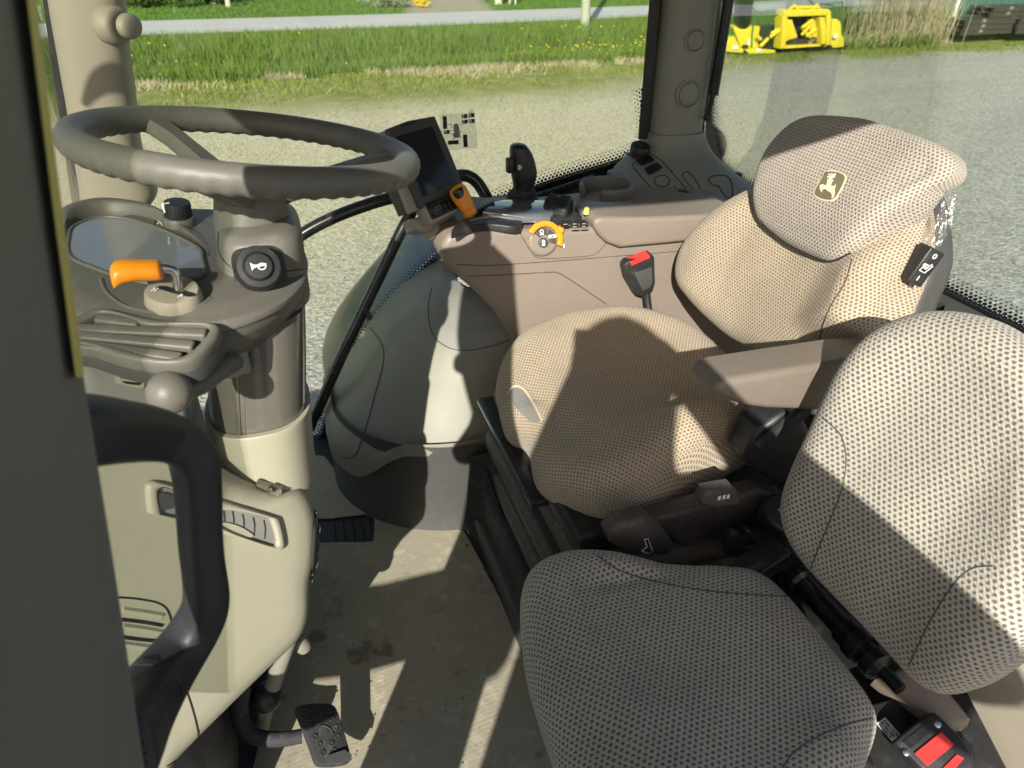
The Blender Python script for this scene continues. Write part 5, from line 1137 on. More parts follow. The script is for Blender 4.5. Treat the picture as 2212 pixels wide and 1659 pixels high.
bm = newbm(); pad(bm, ou, (0, 0, 1.885), (1, 0, 0), (0, 1, 0), (0, 0, 1), ptop, .10, .045, .03, 128, rings=26); S_pc = Surf(bm); pcu = obj('cushion', bm, M['rear_cloth'], ps, angle=180)
bm = newbm(); seam(bm, S_pc, [(1290, 1200), (1330, 1228), (1400, 1252), (1500, 1272), (1600, 1283), (1712, 1289)], .0013, -.0004, 60); obj('seam', bm, M['darkgrey'], pcu); bm = newbm(); seam(bm, S_pc, [(1690, 1659), (1720, 1620), (1780, 1585), (1840, 1562), (1885, 1550)], .0009, -.0002, 40); obj('seam', bm, M['darkgrey'], pcu)
PT = R(19); PB = (V((.565, .43, 1.90)), V((-math.cos(PT), -.12, math.sin(PT))).normalized()); PU = V((PB[1].y, -PB[1].x, 0)).normalized(); PU = PU if PU.y < 0 else -PU; PV = PB[1].cross(PU); PV = PV if PV.z > 0 else -PV
op = [onb(a, b, o_, PB, PU, PV) for a, b, o_ in [(1706, 1160, -.02), (1712, 1090, -.03), (1735, 1010, -.03), (1768, 920, -.03), (1800, 845, -.03), (1845, 765, -.03), (1900, 707, -.03), (1980, 672, -.03), (2070, 672, -.03), (2160, 705, -.03), (2250, 780, -.03), (2310, 900, -.03), (2330, 1100, -.03), (2310, 1260, -.03), (2240, 1390, -.03), (2130, 1478, -.03), (2055, 1497, -.03), (1985, 1476, -.02), (1925, 1435, -.01), (1865, 1370, -.01), (1790, 1290, -.01), (1730, 1225, -.01)]]
def pbt(u, v): return .012 * ss(.05, .14, abs(u + .015)) + .014 * math.exp(-((v - .1) / .08) ** 2) - .012 * ss(.22, .36, v) + .003 * mnoise.noise((u * 13, v * 13, 8))
bm = newbm(); pad(bm, op, PB[0], PU, PV, PB[1], pbt, .085, .04, .03, 128, rings=22); S_pb = Surf(bm); pbk = obj('backrest', bm, M['rear_cloth'], ps, angle=180)
bm = newbm(); seam(bm, S_pb, [(1777, 902), (1817, 942), (1828, 996), (1820, 1051), (1802, 1102), (1770, 1180), (1748, 1235)], .0010, -.0002, 60); obj('seam', bm, M['darkgrey'], pbk); bm = newbm(); seam(bm, S_pb, [(1962, 1440), (2010, 1340), (2060, 1262), (2100, 1228), (2145, 1222)], .0010, -.0002, 50); obj('seam', bm, M['darkgrey'], pbk)
bm = newbm(); a, b = U(1672, 1190, Z=1.815), U(1945, 1490, Z=1.815); L_ = (b - a).length
prof = [(.012, 0), (.024, .002), (.024, .02), (.019, .022), (.019, .03), (.026, .032), (.026, .048), (.020, .05), (.020, .055), (.0235, .058), (.0235, .066), (.0165, .07), (.0165, L_ - .10), (.021, L_ - .098), (.021, L_ - .08), (.024, L_ - .078), (.024, L_ - .062), (.017, L_ - .06), (.017, L_ - .05), (.022, L_ - .048), (.022, L_ - .034), (.013, L_ - .03), (.0085, L_ - .028), (.0085, L_), (.001, L_)]
revolve(bm, prof, a, (b - a), 28); obj('hinge_tube', bm, M['black_gloss'], ps, angle=30)
for k in range(5):
    pass
blk('latch_bracket', [(1568, 1200), (1572, 1168), (1580, 1150), (1596, 1152), (1598, 1165), (1608, 1165), (1612, 1146), (1624, 1148), (1640, 1180), (1650, 1215)], .62, .012, M['black_metal'], .001, ps)
bm = newbm(); box(bm, U(1660, 1190, Y=.62), (.09, .05, .045), .006, 3, ((.8, -.5, 0), (.5, .8, 0), (0, 0, 1))); obj('latch_box', bm, M['black'], ps)
bm = newbm(); box(bm, U(1630, 1225, Y=.58), (.10, .04, .03), .004, 3, ((.9, .2, .1), (-.2, .9, 0), (0, 0, 1))); obj('latch_plate', bm, M['black_metal'], ps)
bm = newbm(); box(bm, (.40, .47, 1.72), (.34, .30, .08), .012); obj('seat_frame', bm, M['black'], ps)
bm = newbm(); box(bm, (.90, .44, 1.62), (.34, .60, .50), .03); obj('seat_box', bm, M['beige'], ps)
bm = newbm(); box(bm, (.60, .47, 1.66), (.22, .44, .12), .01); obj('hinge_base', bm, M['black'], ps)
# belt buckle, label and trim beside the passenger seat
bm = newbm(); PQ = (U(2010, 1600, Z=1.80), V((-.35, -.30, .88)).normalized())
def pq(a, b, h=0): return U(a, b, pl=PQ) + PQ[1] * h
bk2 = thing('seat_belt_buckle', 'large black belt buckle with a red release button at the bottom right corner', 'belt buckle', pq(2010, 1600), 'red-button belt buckles')
prism(bm, [pq(a, b, .0) for a, b in [(1932, 1604), (1938, 1593), (2005, 1541), (2020, 1538), (2034, 1550), (2078, 1594), (2104, 1632), (2104, 1662), (2060, 1690), (2010, 1680), (1942, 1614)]], PQ[1] * -.028, .004, 3); bd_ = obj('body', bm, M['black'], bk2)
bm = newbm(); prism(bm, [pq(a, b, -.001) for a, b in [(1975, 1628), (2032, 1582), (2060, 1609), (2002, 1656)]], PQ[1] * .004, .0015, 3); obj('release_button', bm, M['red'], bk2)
bm = newbm(); prism(bm, [pq(a, b, -.001) for a, b in [(2032, 1664), (2066, 1630), (2082, 1638), (2050, 1675)]], PQ[1] * .003, .001, 2); obj('warning_strip', bm, M['red'], bk2)
bm = newbm(); prism(bm, [pq(a, b, .0008) for a, b in [(1950, 1602), (2008, 1556), (2022, 1572), (1966, 1618)]], PQ[1] * .0008, 0); obj('tongue_slot', bm, M['black_gloss'], bk2)
for a, b in ((2025, 1565), (1957, 1625)):
    bm = newbm(); revolve(bm, [(.0042, 0), (.0040, .0012), (.002, .0018), (.0004, .0018)], pq(a, b), PQ[1], 16); obj('rivet', bm, M['steel'], bk2)
bm = newbm(); prism(bm, [pq(a, b, -.03) for a, b in [(2050, 1560), (2085, 1575), (2118, 1600), (2126, 1625), (2110, 1660), (2060, 1660)]], PQ[1] * -.02, .004, 2); obj('strap_loop', bm, M['black_gloss'], bk2)
lb = thing('part_label', 'small white printed label on the dark seat box beside the big belt buckle', 'label', pq(1920, 1575))
LQ = (U(1920, 1575, Z=1.762), V((-.2, -.2, .95)).normalized())
def lq(a, b, h=0): return U(a, b, pl=LQ) + LQ[1] * h
bm = newbm(); cs = [lq(1893, 1563), lq(1912, 1549), lq(1952, 1594), lq(1933, 1608)]; prism(bm, cs, LQ[1] * -.0006); obj('sheet', bm, M['tag'], lb, smooth=False)
xd = (cs[2] - cs[1]).normalized(); yd = LQ[1].cross(xd); yd = yd if yd.dot(cs[1] - cs[0]) > 0 else -yd
for k, s_ in enumerate(('Date : 10 Feb 2021', 'SL No.: 487', 'Part No.: K')):
    bm = text_bm(s_, .0042, cs[1] + xd * .002 - yd * (.004 + k * .0047) + LQ[1] * .0006, xd, yd, .0003, 'LEFT', .0001); obj('lettering', bm, M['black'], lb)
bm = newbm(); prism(bm, [lq(1880, 1520, -.003), lq(2080, 1470, -.003), lq(2200, 1700, -.003), lq(1850, 1720, -.003)], LQ[1] * -.02, .003); obj('label_shelf', bm, M['black'], ps)
bm = newbm(); prism(bm, [pq(a, b, -.022) for a, b in [(1900, 1455), (1960, 1430), (2060, 1480), (2112, 1545), (2104, 1562), (2060, 1575), (2018, 1548)]], PQ[1] * -.05, .010, 3); obj('hinge_cover', bm, M['mauve'], ps)
# ================================================================= armrest console on the far side
YF = 1.27
cs_ = thing('side_console', 'brown moulded armrest console beside the driver seat with orange engine dial and joystick', 'control console', (.6, 1.4, 1.75))
out = [(955, 548), (957, 528), (968, 510), (990, 502), (1015, 498), (1055, 494), (1117, 498), (1160, 495), (1213, 497), (1283, 491), (1400, 475), (1540, 466), (1640, 470), (1640, 600), (1600, 770), (1125, 770), (1094, 702), (1043, 646), (996, 605), (966, 577)]
bm = newbm(); prism(bm, [U(a, b, Y=YF) for a, b in out], (0, .22, 0), .014, 5); S_cs = Surf(bm); body = obj('body', bm, M['mauve'], cs_, angle=50)
bm = newbm()
seam(bm, S_cs, [(985, 571), (1050, 574), (1130, 569), (1240, 561), (1350, 552), (1490, 541)], .0010, -.0002, 60)
seam(bm, S_cs, [(1010, 597), (1100, 593), (1191, 588), (1206, 590), (1225, 600), (1310, 657)], .0011, -.0002, 60)
seam(bm, S_cs, [(1119, 497), (1133, 520), (1148, 545), (1162, 557), (1200, 558), (1270, 553), (1290, 546), (1306, 530), (1312, 522)], .0008, -.0001, 60)
obj('panel_joint', bm, M['mauve_dark'], body)
A_, B_, C_ = U(1000, 489, Y=YF + .01), U(1283, 481, Y=YF + .01), U(1130, 444, Y=1.40)
TN = (B_ - A_).cross(C_ - A_).normalized(); TN = TN if TN.z > 0 else -TN; TPN = (A_ + V((0, 0, .004)), TN)
TX = (B_ - A_).normalized(); TY = TN.cross(TX)
def tq(a, b, h=0): return U(a, b, pl=(TPN[0] + TN * h, TN))
def slab(name, px, h0, h1, mat, b=.002, parent=cs_, sm=0):
    bm = newbm(); P = [tq(a, c, h1) for a, c in px]; P = smooth_closed(P, sm) if sm else P
    prism(bm, P, TN * (h0 - h1), b, 3); return obj(name, bm, mat, parent)
top = slab('top_panel', [(975, 500), (988, 481), (1010, 470), (1060, 460), (1140, 452), (1240, 440), (1290, 440), (1282, 462), (1215, 470), (1138, 469), (1120, 488), (1055, 483), (1010, 489)], -.010, .004, M['black'], .003, cs_, 60)
slab('throttle_slot', [(1012, 473), (1060, 463), (1108, 466), (1107, 470), (1058, 467), (1014, 477)], .002, .006, M['grey'], .0008, top)
slab('throttle_slot', [(1055, 461), (1100, 459), (1102, 462), (1056, 464)], .002, .006, M['black_gloss'], .0008, top)
t = NT('smoked_gloss'); M['smoke'] = t.done(t.pbr((.10, .11, .115), .12, spec=.7, coat=.3))
hump = slab('gloss_hump', [(1042, 452), (1060, 434), (1090, 428), (1200, 430), (1206, 446), (1190, 462), (1130, 462), (1080, 455)], 0, .018, M['smoke'], .010)
for k in range(6):
    slab('hydraulic_lever', [(1024 + k * 7, 454 - k * 3.4), (1031 + k * 7, 438 - k * 1.2), (1040 + k * 5, 437 - k * 1.2), (1034 + k * 7, 456 - k * 3.4)], 0, .012 + .002 * k, M['black'], .002)
bm = newbm(); c_ = tq(1205, 455, .006); ax_ = (TX * .8 - TY * .6).normalized(); revolve(bm, [(.010, -.026), (.026, -.026), (.030, -.022), (.031, 0), (.030, .022), (.026, .026), (.01, .026)], c_, ax_, 40)
x_, y_, z_ = frame(ax_)
for k in range(20):
    a = k * .314; 
    for s in (-1, 1): box(bm, c_ + (x_ * math.cos(a) + y_ * math.sin(a)) * .031 + ax_ * .012 * s, (.004, .0035, .018), .001, 1, (x_ * math.cos(a) + y_ * math.sin(a), -x_ * math.sin(a) + y_ * math.cos(a), ax_))
obj('speed_wheel', bm, M['black'], cs_)
bm = newbm(); c_ = tq(1145, 465, .004); revolve(bm, [(.012, 0), (.012, .003), (.010, .0042), (.0095, .003), (.0005, .003)], c_, TN, 32); asb = obj('mode_button', bm, M['black_gloss'], cs_)
bm = text_bm('AS', .007, c_ + TN * .0035, TX, TY, .0003); obj('button_letters', bm, M['grey'], asb)
# joystick
JY = 1.42
bm = newbm(); silo(bm, dense([(407, 1110, 1150), (411, 1107, 1155), (414, 1104, 1154), (418, 1098, 1157), (421, 1101, 1154), (424, 1096, 1158), (427, 1099, 1156), (431, 1093, 1161), (434, 1097, 1158), (440, 1088, 1166), (448, 1086, 1168)], 60), JY, .03, 36, 2.2); js = thing('joystick', 'black joystick grip with ribbed rubber boot standing on the console', 'joystick', U(1127, 445, Y=JY)); obj('boot', bm, M['rubber'], js, angle=180)
bm = newbm(); silo(bm, dense([(311, 1112, 1130, JY, .012), (313.6, 1106, 1135, JY, .018), (320, 1103, 1140, JY, .021), (330.6, 1102.5, 1147, JY, .023), (341, 1103, 1151, JY, .024), (352, 1104, 1154, JY, .025), (368, 1105.5, 1157.4, JY, .025), (377, 1106, 1157.4, JY, .025), (388, 1108, 1155, JY, .023), (399, 1109.4, 1151, JY, .021), (412, 1109, 1150, JY, .02)], 40), JY, .02, 36, 2.4); S_j = Surf(bm); jg = obj('grip', bm, M['black'], js, angle=180)
bm = newbm(); p_ = U(1101, 357, Y=JY - .01); box(bm, p_, (.014, .018, .030), .003); obj('trigger', bm, M['black'], js)
bm = newbm(); ring(bm, S_j, 1122.5, 362, 3.4, 4.6, .0008, .0004); seam(bm, S_j, [(1120.5, 360), (1122.5, 359), (1124, 361), (1122, 363), (1122.5, 365)], .0007, .0004, 14); obj('grip_mark', bm, M['white'], jg)
for a, b in ((1110, 318), (1117, 321), (1126, 318), (1118, 315)):
    bm = newbm(); p_, n_ = S_j.at(a, b, 0); revolve(bm, [(.0042, -.001), (.004, .002), (.0005, .0028)], p_, n_, 14); obj('thumb_button', bm, M['black_gloss'], jg)
# throttle lever
th = thing('throttle_lever', 'orange throttle lever with a dark window, standing at the front of the console', 'lever', tq(1017, 475))
bm = newbm(); secs = []
ax0, ax1 = U(1019, 465, Y=1.315), U(983, 402, Y=1.325)
hd2 = (ax1 - ax0).normalized(); hx2 = V((1, 0, 0)); hx2 = (hx2 - hd2 * hx2.dot(hd2)).normalized(); hy2 = hd2.cross(hx2)
for s, a, b in ((0, .011, .010), (.04, .0135, .0125), (.15, .0138, .013), (.17, .0132, .0125), (.19, .0142, .0132), (.4, .0158, .014), (.65, .0182, .015), (.85, .0180, .015), (.95, .0145, .0125), (1.0, .008, .007)):
    c_ = ax0.lerp(ax1, s); secs.append([c_ + hx2 * (a * math.cos(k * .2618)) + hy2 * (b * math.sin(k * .2618)) for k in range(24)])
loft(bm, secs); fixn(bm); S_t = Surf(bm); tg = obj('handle', bm, M['orange'], th, angle=180)
bm = newbm(); patch(bm, S_t, [(978, 415), (985, 409), (997, 405), (1001, 416), (1000, 424), (992, 429), (983, 426)], .0012, 4, 40); obj('window', bm, M['black_gloss'], tg)
bm = newbm(); tube(bm, [ax0, tq(1017, 480, -.003)], .004, 10); obj('stem', bm, M['steel'], th)
# engine dial
DC = U(1174, 519, Y=YF - .002); DN = V((0, -.97, .24)).normalized(); DX = V((1, 0, 0)); DY = DN.cross(DX); DY = DY if DY.z > 0 else -DY
def dq(r, deg, h=0): return DC + DX * (r * math.cos(R(deg))) + DY * (r * math.sin(R(deg))) + DN * h
def sector(bm, r0, r1, a0, a1, h0, h1, b=.0008):
    n_ = max(4, int(abs(a1 - a0) / 5)); P = [dq(r1, a0 + (a1 - a0) * k / n_, h1) for k in range(n_ + 1)] + [dq(r0, a1 - (a1 - a0) * k / n_, h1) for k in range(n_ + 1)]
    prism(bm, P, DN * (h0 - h1), b, 2)
dial = thing('engine_dial', 'orange ribbed arc dial round dark ECO and engine buttons on the console', 'dial', DC)
bm = newbm(); revolve(bm, [(.034, -.010), (.031, -.002), (.028, .0005), (.024, .001), (.0005, .001)], DC, DN, 48); obj('dial_base', bm, M['mauve'], dial)
bm = newbm(); sector(bm, .0275, .0385, -24, 148, .002, .011, .0025)
for k in range(9): sector(bm, .0285, .0388, 62 + k * 9, 65 + k * 9, .010, .0128, .0006)
prism(bm, [dq(.036, 38, .011), dq(.045, 36, .011), dq(.047, 28, .011), dq(.043, 18, .011), dq(.037, 12, .011)], DN * -.009, .003, 3)
obj('arc', bm, M['orange'], dial)
for a0, a1 in ((72, 140), (-22, 62)):
    bm = newbm(); sector(bm, .0115, .0245, a0, a1, .002, .0058); sc_ = obj('button', bm, M['darkgrey'], dial)
bm = text_bm('ECO', .0086, dq(.0185, 20, .0062), DX, DY, .0004, bold=.0003); obj('button_letters', bm, M['white'], sc_)
bm = newbm(); c_ = dq(.0045, -120, .0); revolve(bm, [(.0098, .002), (.0098, .006), (.009, .0065), (.0004, .0065)], c_, DN, 32); eb = obj('button', bm, M['darkgrey'], dial)
bm = newbm(); q = lambda a, b: c_ + DX * a + DY * b + DN * .0069
tube(bm, [q(.0022 * math.cos(k * .785), .002 + .003 * math.sin(k * .785)) for k in range(9)], .0010, 6); tube(bm, [q(-.004, -.003), q(.003, -.003), q(.003, -.0052), q(-.004, -.0052)], .0009, 6); obj('button_mark', bm, M['white'], eb)
bm = newbm(); e_ = dq(.0178, 106, .0064); q = lambda a, b: e_ + DX * a + DY * b
tube(bm, [q(-.002, -.002), q(-.0035, .001), q(-.002, .0045), q(.002, .0045), q(.0035, .001), q(.002, -.002), q(-.002, -.002)], .0008, 6); box(bm, q(0, -.0045), (.0085, .0012, .0022), .0003, 1, (DX, DN, DY)); obj('button_mark', bm, M['white'], sc_)
bm = newbm(); e_, n_ = S_cs.at(1217, 530, .0006); prism(bm, [e_ + DX * a + DY * b for a, b in ((-.003, 0), (0, .004), (.003, .001), (.001, -.005))], DN * .0004); obj('dial_mark', bm, M['white'], body)
# label strip of keys
for k in range(3):
    for j in range(2 if k else 1):
        bm = newbm(); box(bm, tq(1221 + k * 20, 484 + j * 6 - k * .6, .006) + TN * -.0, (.017, .008 if k else .016, .003), .0008, 2, (TX, (TY * .55 - TN * .8).normalized(), (TN * .55 + TY * -.8).normalized()))
        kb = obj('key', bm, M['black'], cs_)
        bm = newbm(); box(bm, tq(1221 + k * 20, 484 + j * 6 - k * .6, .0077) + V((0, -.0015, 0)), (.008, .0022, .001), .0002, 1, (TX, (TY * .55 - TN * .8).normalized(), (TN * .55 + TY * -.8).normalized())); obj('key_mark', bm, M['white'], kb)
# armrest pad over the storage bin
bm = newbm(); prism(bm, [U(a, b, Y=1.248) for a, b in [(1284, 482), (1286, 494), (1296, 511), (1312, 526), (1340, 537), (1440, 528), (1600, 512), (1600, 458), (1500, 466), (1400, 470), (1310, 470), (1290, 473)]], (0, .105, 0), .026, 6)
for v in bm.verts: v.co.z += .002 * ss(1.27, 1.46, v.co.y)
S_pad = Surf(bm); obj('armrest_pad', bm, M['mauve'], cs_, angle=60)
bm = newbm(); box(bm, tq(1268, 462, .006), (.03, .016, .02), .003); wk = obj('console_tab', bm, M['taupe'], cs_)
bm = newbm(); revolve(bm, [(.007, 0), (.0055, .012), (.001, .015)], tq(1266, 462, .014), TN, 14); obj('yellow_pin', bm, M['seal'], wk)
# cup holder
CH = U(1311, 395, Z=2.135); chd = thing('cup_holder', 'grey-brown cup holder with a notched side behind the console', 'cup holder', CH - V((0, 0, .14)))
bm = newbm(); secs = []
for k in range(49):
    a = R(-78) + R(316) * k / 48 - R(52); d = V((math.cos(a), math.sin(a), 0)); r = .052
    low = -.05 if k in (0, 48) else 0
    secs.append([CH + d * r + V((0, 0, z)) + d * dr for dr, z in ((-.010, -.14), (.0, -.006), (.003, .0), (.008, .001), (.011, -.004), (.008, -.03), (.0, -.14))])
loft(bm, secs); fixn(bm); obj('cup', bm, M['taupe'], chd, sub=1)
bm = newbm(); revolve(bm, [(.055, -.15), (.055, -.135), (.002, -.135)], CH, (0, 0, 1), 32); obj('cup_floor', bm, M['darkgrey'], chd)
# ================================================================= display
az, el = R(21), R(28); MN = V((math.sin(az) * math.cos(el), -math.cos(az) * math.cos(el), math.sin(el))); MP = (U(925, 350, Y=1.36), MN)
def mq(a, b, h=0): return U(a, b, pl=MP) + MN * h
mon = thing('display_monitor', 'portrait touch display in a dark grey and beige case on a bracket by the console', 'display', mq(960, 540, -.05))
bm = newbm(); prism(bm, [mq(a, b, -.004) for a, b in [(838, 276), (885, 258), (942, 248), (975, 325), (1007, 405), (1003, 412), (916, 448), (908, 444)]], MN * -.018, .004, 3); obj('bezel', bm, M['darkgrey'], mon)
bm = newbm(); prism(bm, [mq(a, b, -.016) for a, b in [(828, 279), (890, 258), (938, 250), (1000, 406), (960, 432), (905, 452), (895, 455)]], MN * -.016, .003, 3); obj('case_band', bm, M['beige'], mon)
bm = newbm(); prism(bm, [mq(a, b, -.030) for a, b in [(826, 281), (888, 262), (936, 254), (996, 406), (900, 448)]], MN * -.05, .012, 3); obj('case_back', bm, M['mauve_dark'], mon)
bm = newbm(); prism(bm, [mq(a, b, -.0022) for a, b in [(857, 294), (935, 272), (985, 391), (917, 425)]], MN * -.004, .0006, 2); obj('screen', bm, M['screen'], mon)
bm = text_bm('GREENSTAR', .0062, mq(886, 266.5, -.0034), (mq(942, 248) - mq(838, 275)), (mq(838, 275) - mq(914, 447)), .0004); obj('case_lettering', bm, M['black'], mon)
mx_ = (mq(1007, 406) - mq(914, 447)).normalized(); my_ = MN.cross(mx_)
bm = newbm(); box(bm, mq(962, 446, -.022), (.088, .040, .040), .008, 3, (mx_, my_, MN)); kp_ = obj('key_pod', bm, M['beige'], mon)
bm = newbm(); box(bm, mq(960, 443, -.0035), (.076, .032, .006), .002, 2, (mx_, my_, MN)); obj('key_plate', bm, M['black'], kp_)
bm = newbm(); c_ = mq(940, 453, .0); revolve(bm, [(.0145, 0), (.014, .006), (.0115, .008), (.0005, .008)], c_, MN, 30)
for k in range(24): a = k * .2618; box(bm, c_ + (mx_ * math.cos(a) + my_ * math.sin(a)) * .0143 + MN * .0035, (.0015, .0012, .006), 0, 1, (mx_ * math.cos(a) + my_ * math.sin(a), my_ * math.cos(a) - mx_ * math.sin(a), MN))
dl = obj('scroll_dial', bm, M['black'], kp_)
for a, b in ((961, 441), (971, 437), (966, 451), (976, 447)):
    bm = newbm(); box(bm, mq(a, b, .0005), (.011, .011, .004), .0015, 2, (mx_, my_, MN)); obj('key', bm, M['black_gloss'], kp_)
bm = newbm(); tube(bm, [mq(938 + 3 * math.cos(k * .785), 453 + 4 * math.sin(k * .785), .0084) for k in range(9)], .0006, 6); tube(bm, [mq(944 + 3 * math.cos(k * .785), 451 + 4 * math.sin(k * .785), .0084) for k in range(9)], .0006, 6); obj('dial_mark', bm, M['grey'], kp_)
bm = newbm(); prism(bm, [mq(a, b, -.035) for a, b in [(905, 462), (990, 440), (1005, 455), (985, 480), (935, 492), (915, 486)]], MN * -.04, .010, 3); obj('bracket', bm, M['beige'], mon)
bm = newbm(); tube(bm, [mq(950, 480, -.05), U(955, 500, Y=1.40), U(968, 525, Y=1.38), U(985, 540, Y=1.36)], [.024, .020, .022, .026], 16, True, 20); obj('bracket_arm', bm, M['beige'], mon)
# ================================================================= handrails inside the far door
hr = thing('handrail', 'black tubular handrail with an arched upper bar inside the far side window', 'handrail', U(700, 870, Y=1.6))
bm = newbm(); tube(bm, [U(a, b, Y=y) for a, b, y in ((560, 575, 1.62), (650, 508, 1.62), (720, 470, 1.62), (800, 440, 1.62), (870, 420, 1.62), (950, 392, 1.60), (995, 379, 1.58), (1022, 386, 1.57), (1042, 410, 1.56), (1060, 445, 1.54), (1070, 480, 1.52))], .0140, 18, True, 90); obj('upper_bar', bm, M['black_metal'], hr, angle=180)
bm = newbm(); tube(bm, [U(a, b, Y=y) for a, b, y in ((925, 400, 1.62), (897, 445, 1.62), (868, 496, 1.61), (830, 576, 1.60), (790, 660, 1.59), (740, 765, 1.58), (700, 855, 1.57), (668, 925, 1.57))], .0135, 18, True, 60); obj('lower_bar', bm, M['black_metal'], hr, angle=180)
bm = newbm(); tube(bm, [U(786, 668, Y=1.58), U(797, 684, Y=1.62)], .010, 12); obj('foot', bm, M['black_metal'], hr)
# ================================================================= belt buckle of the driver seat
b1 = thing('seat_belt_buckle', 'black belt buckle with a red top standing on its strap between driver seat and console', 'belt buckle', U(1398, 670, Y=1.215), 'red-button belt buckles')
BY = 1.215
bm = newbm(); prism(bm, [U(a, b, Y=BY) for a, b in [(1349, 574), (1356, 566), (1408, 549), (1414, 556), (1416, 612), (1410, 632), (1388, 642), (1376, 638), (1355, 602)]], (0, .022, 0), .003, 3); obj('body', bm, M['black'], b1)
bm = newbm(); prism(bm, [U(a, b, Y=BY - .0015) for a, b in [(1361, 567), (1402, 550), (1405, 557), (1366, 574)]], (0, .02, .002), .001, 2); obj('release_button', bm, M['red'], b1)
bm = newbm(); prism(bm, [U(a, b, Y=BY - .001) for a, b in [(1370, 590), (1408, 577), (1410, 612), (1404, 622), (1388, 628)]], (0, .004, 0), .001, 2); obj('face_plate', bm, M['darkgrey'], b1)
bm = newbm(); tube(bm, [U(1396, 630, Y=BY + .01), U(1399, 655, Y=BY + .005), U(1404, 690, Y=BY - .01)], .008, 12); obj('strap', bm, M['black'], b1)
# ================================================================= window sticker, gas strut, lamp, mirror
st = thing('instruction_sticker', 'translucent cream joystick function sticker with black key blocks on the side window', 'sticker', U(990, 283, Y=1.712))
t = NT('cream_film'); tr_ = t.n('ShaderNodeBsdfTransparent'); df = t.n('ShaderNodeBsdfDiffuse'); t.put(df.inputs[0], (.85, .80, .62)); mm = t.n('ShaderNodeMixShader'); mm.inputs[0].default_value = .22; t.t.links.new(tr_.outputs[0], mm.inputs[1]); t.t.links.new(df.outputs[0], mm.inputs[2]); M['cream_film'] = t.done(mm.outputs[0])
def sq(z1, z2, d=0): return U(810 + z1 * .17907, 216 + z2 * .17907, Y=1.716 - d)
bm = newbm(); prism(bm, [sq(770, 175), sq(1205, 152), sq(1240, 580), sq(830, 610)], (0, .0006, 0)); obj('sheet', bm, M['cream_film'], st, smooth=False)
for x0, y0, x1, y1, tx in ((815, 193, 864, 350, ''), (832, 362, 900, 412, '9'), (880, 484, 1008, 540, ''), (1062, 416, 1112, 570, ''), (1046, 170, 1114, 222, '5'), (1128, 158, 1198, 210, '6'), (1050, 236, 1120, 288, '7'), (1134, 228, 1202, 280, '8')):
    bm = newbm(); sk_ = .06; prism(bm, [sq(x0, y0 + (x1 - x0) * .06, .0008), sq(x1, y0, .0008), sq(x1 + (y1 - y0) * .05, y1 - (x1 - x0) * .06, .0008), sq(x0 + (y1 - y0) * .05, y1, .0008)], (0, .0004, 0)); kb = obj('key_block', bm, M['black'], st, smooth=False)
    if tx: bm = text_bm(tx, .010, sq(x0 + (x1 - x0) * .3, (y0 + y1) / 2, .0014), V((1, 0, .1)), V((-.1, 0, 1)), .0003, bold=.0002); obj('digit', bm, M['white'], kb)
bm = newbm(); prism(bm, [sq(p.x, p.y, .0009) for p in smooth_closed([V((a, b, 0)) for a, b in [(952, 300), (965, 285), (990, 284), (1005, 305), (1020, 350), (1022, 395), (1028, 415), (1026, 440), (1000, 458), (965, 455), (942, 435), (942, 410), (955, 395), (950, 345)]], 50)], (0, .0004, 0)); obj('lever_figure', bm, M['grey'], st, smooth=False)
bm = newbm()
for a, b in (((868, 295), (920, 290)), ((920, 290), (922, 332)), ((922, 332), (945, 335)), ((900, 368), (955, 365)), ((1010, 297), (1050, 292)), ((1022, 400), (1045, 378)), ((945, 418), (918, 402)), ((965, 455), (922, 478)), ((1015, 440), (1055, 458))): tube(bm, [sq(*a, .0012), sq(*b, .0012)], .0006, 5)
obj('leader_lines', bm, M['darkgrey'], st)
gs = thing('gas_strut', 'black gas strut on the rear window edge beside the grey pillar', 'gas strut', U(1505, 247, Y=1.60))
bm = newbm(); tube(bm, [U(1585, -120, Y=1.60), U(1574, 0, Y=1.60), U(1541, 205, Y=1.60)], .0125, 16); obj('cylinder', bm, M['black_gloss'], gs)
bm = newbm(); tube(bm, [U(1541, 203, Y=1.60), U(1530, 250, Y=1.60)], .006, 12); obj('rod', bm, M['black_gloss'], gs)
bm = newbm(); bmesh.ops.create_uvsphere(bm, u_segments=16, v_segments=10, radius=.011); bmesh.ops.translate(bm, verts=bm.verts, vec=U(1529, 252, Y=1.60)); obj('ball_joint', bm, M['black'], gs)
bm = newbm(); a, b = U(1496, 246, Y=1.63), U(1527, 250, Y=1.602); revolve(bm, [(.02, 0), (.018, .010), (.008, .014), (.0065, .03), (.0065, (b - a).length)], a, b - a, 18); obj('spindle', bm, M['grey'], gs)
wl = thing('work_lamp', 'round black lamp housing outside the rear window next to the pillar', 'lamp', U(1522, 320, X=1.30))
bm = newbm(); revolve(bm, [(.02, -.06), (.055, -.045), (.066, 0), (.064, .02), (.058, .022), (.054, .016), (.001, .016)], U(1524, 318, X=1.29), (-.7, -.65, .25), 32); obj('housing', bm, M['black'], wl)
bm = newbm(); tube(bm, [U(1524, 340, X=1.32), U(1524, 420, X=1.34)], .012, 10); obj('stalk', bm, M['black'], wl)
lg = thing('maker_sticker', 'tiny black rounded sticker with a white deer on the rear window by the lamp', 'sticker', U(1543, 288, X=1.2))
bm = newbm(); c_ = U(1543, 288, X=1.1985); prism(bm, [c_ + V((0, y, z)) for y, z in ((-.009, -.011), (.009, -.011), (.0105, -.009), (.0105, .009), (.009, .011), (-.009, .011), (-.0105, .009), (-.0105, -.009))], (-.0004, 0, 0)); obj('sheet', bm, M['black'], lg)
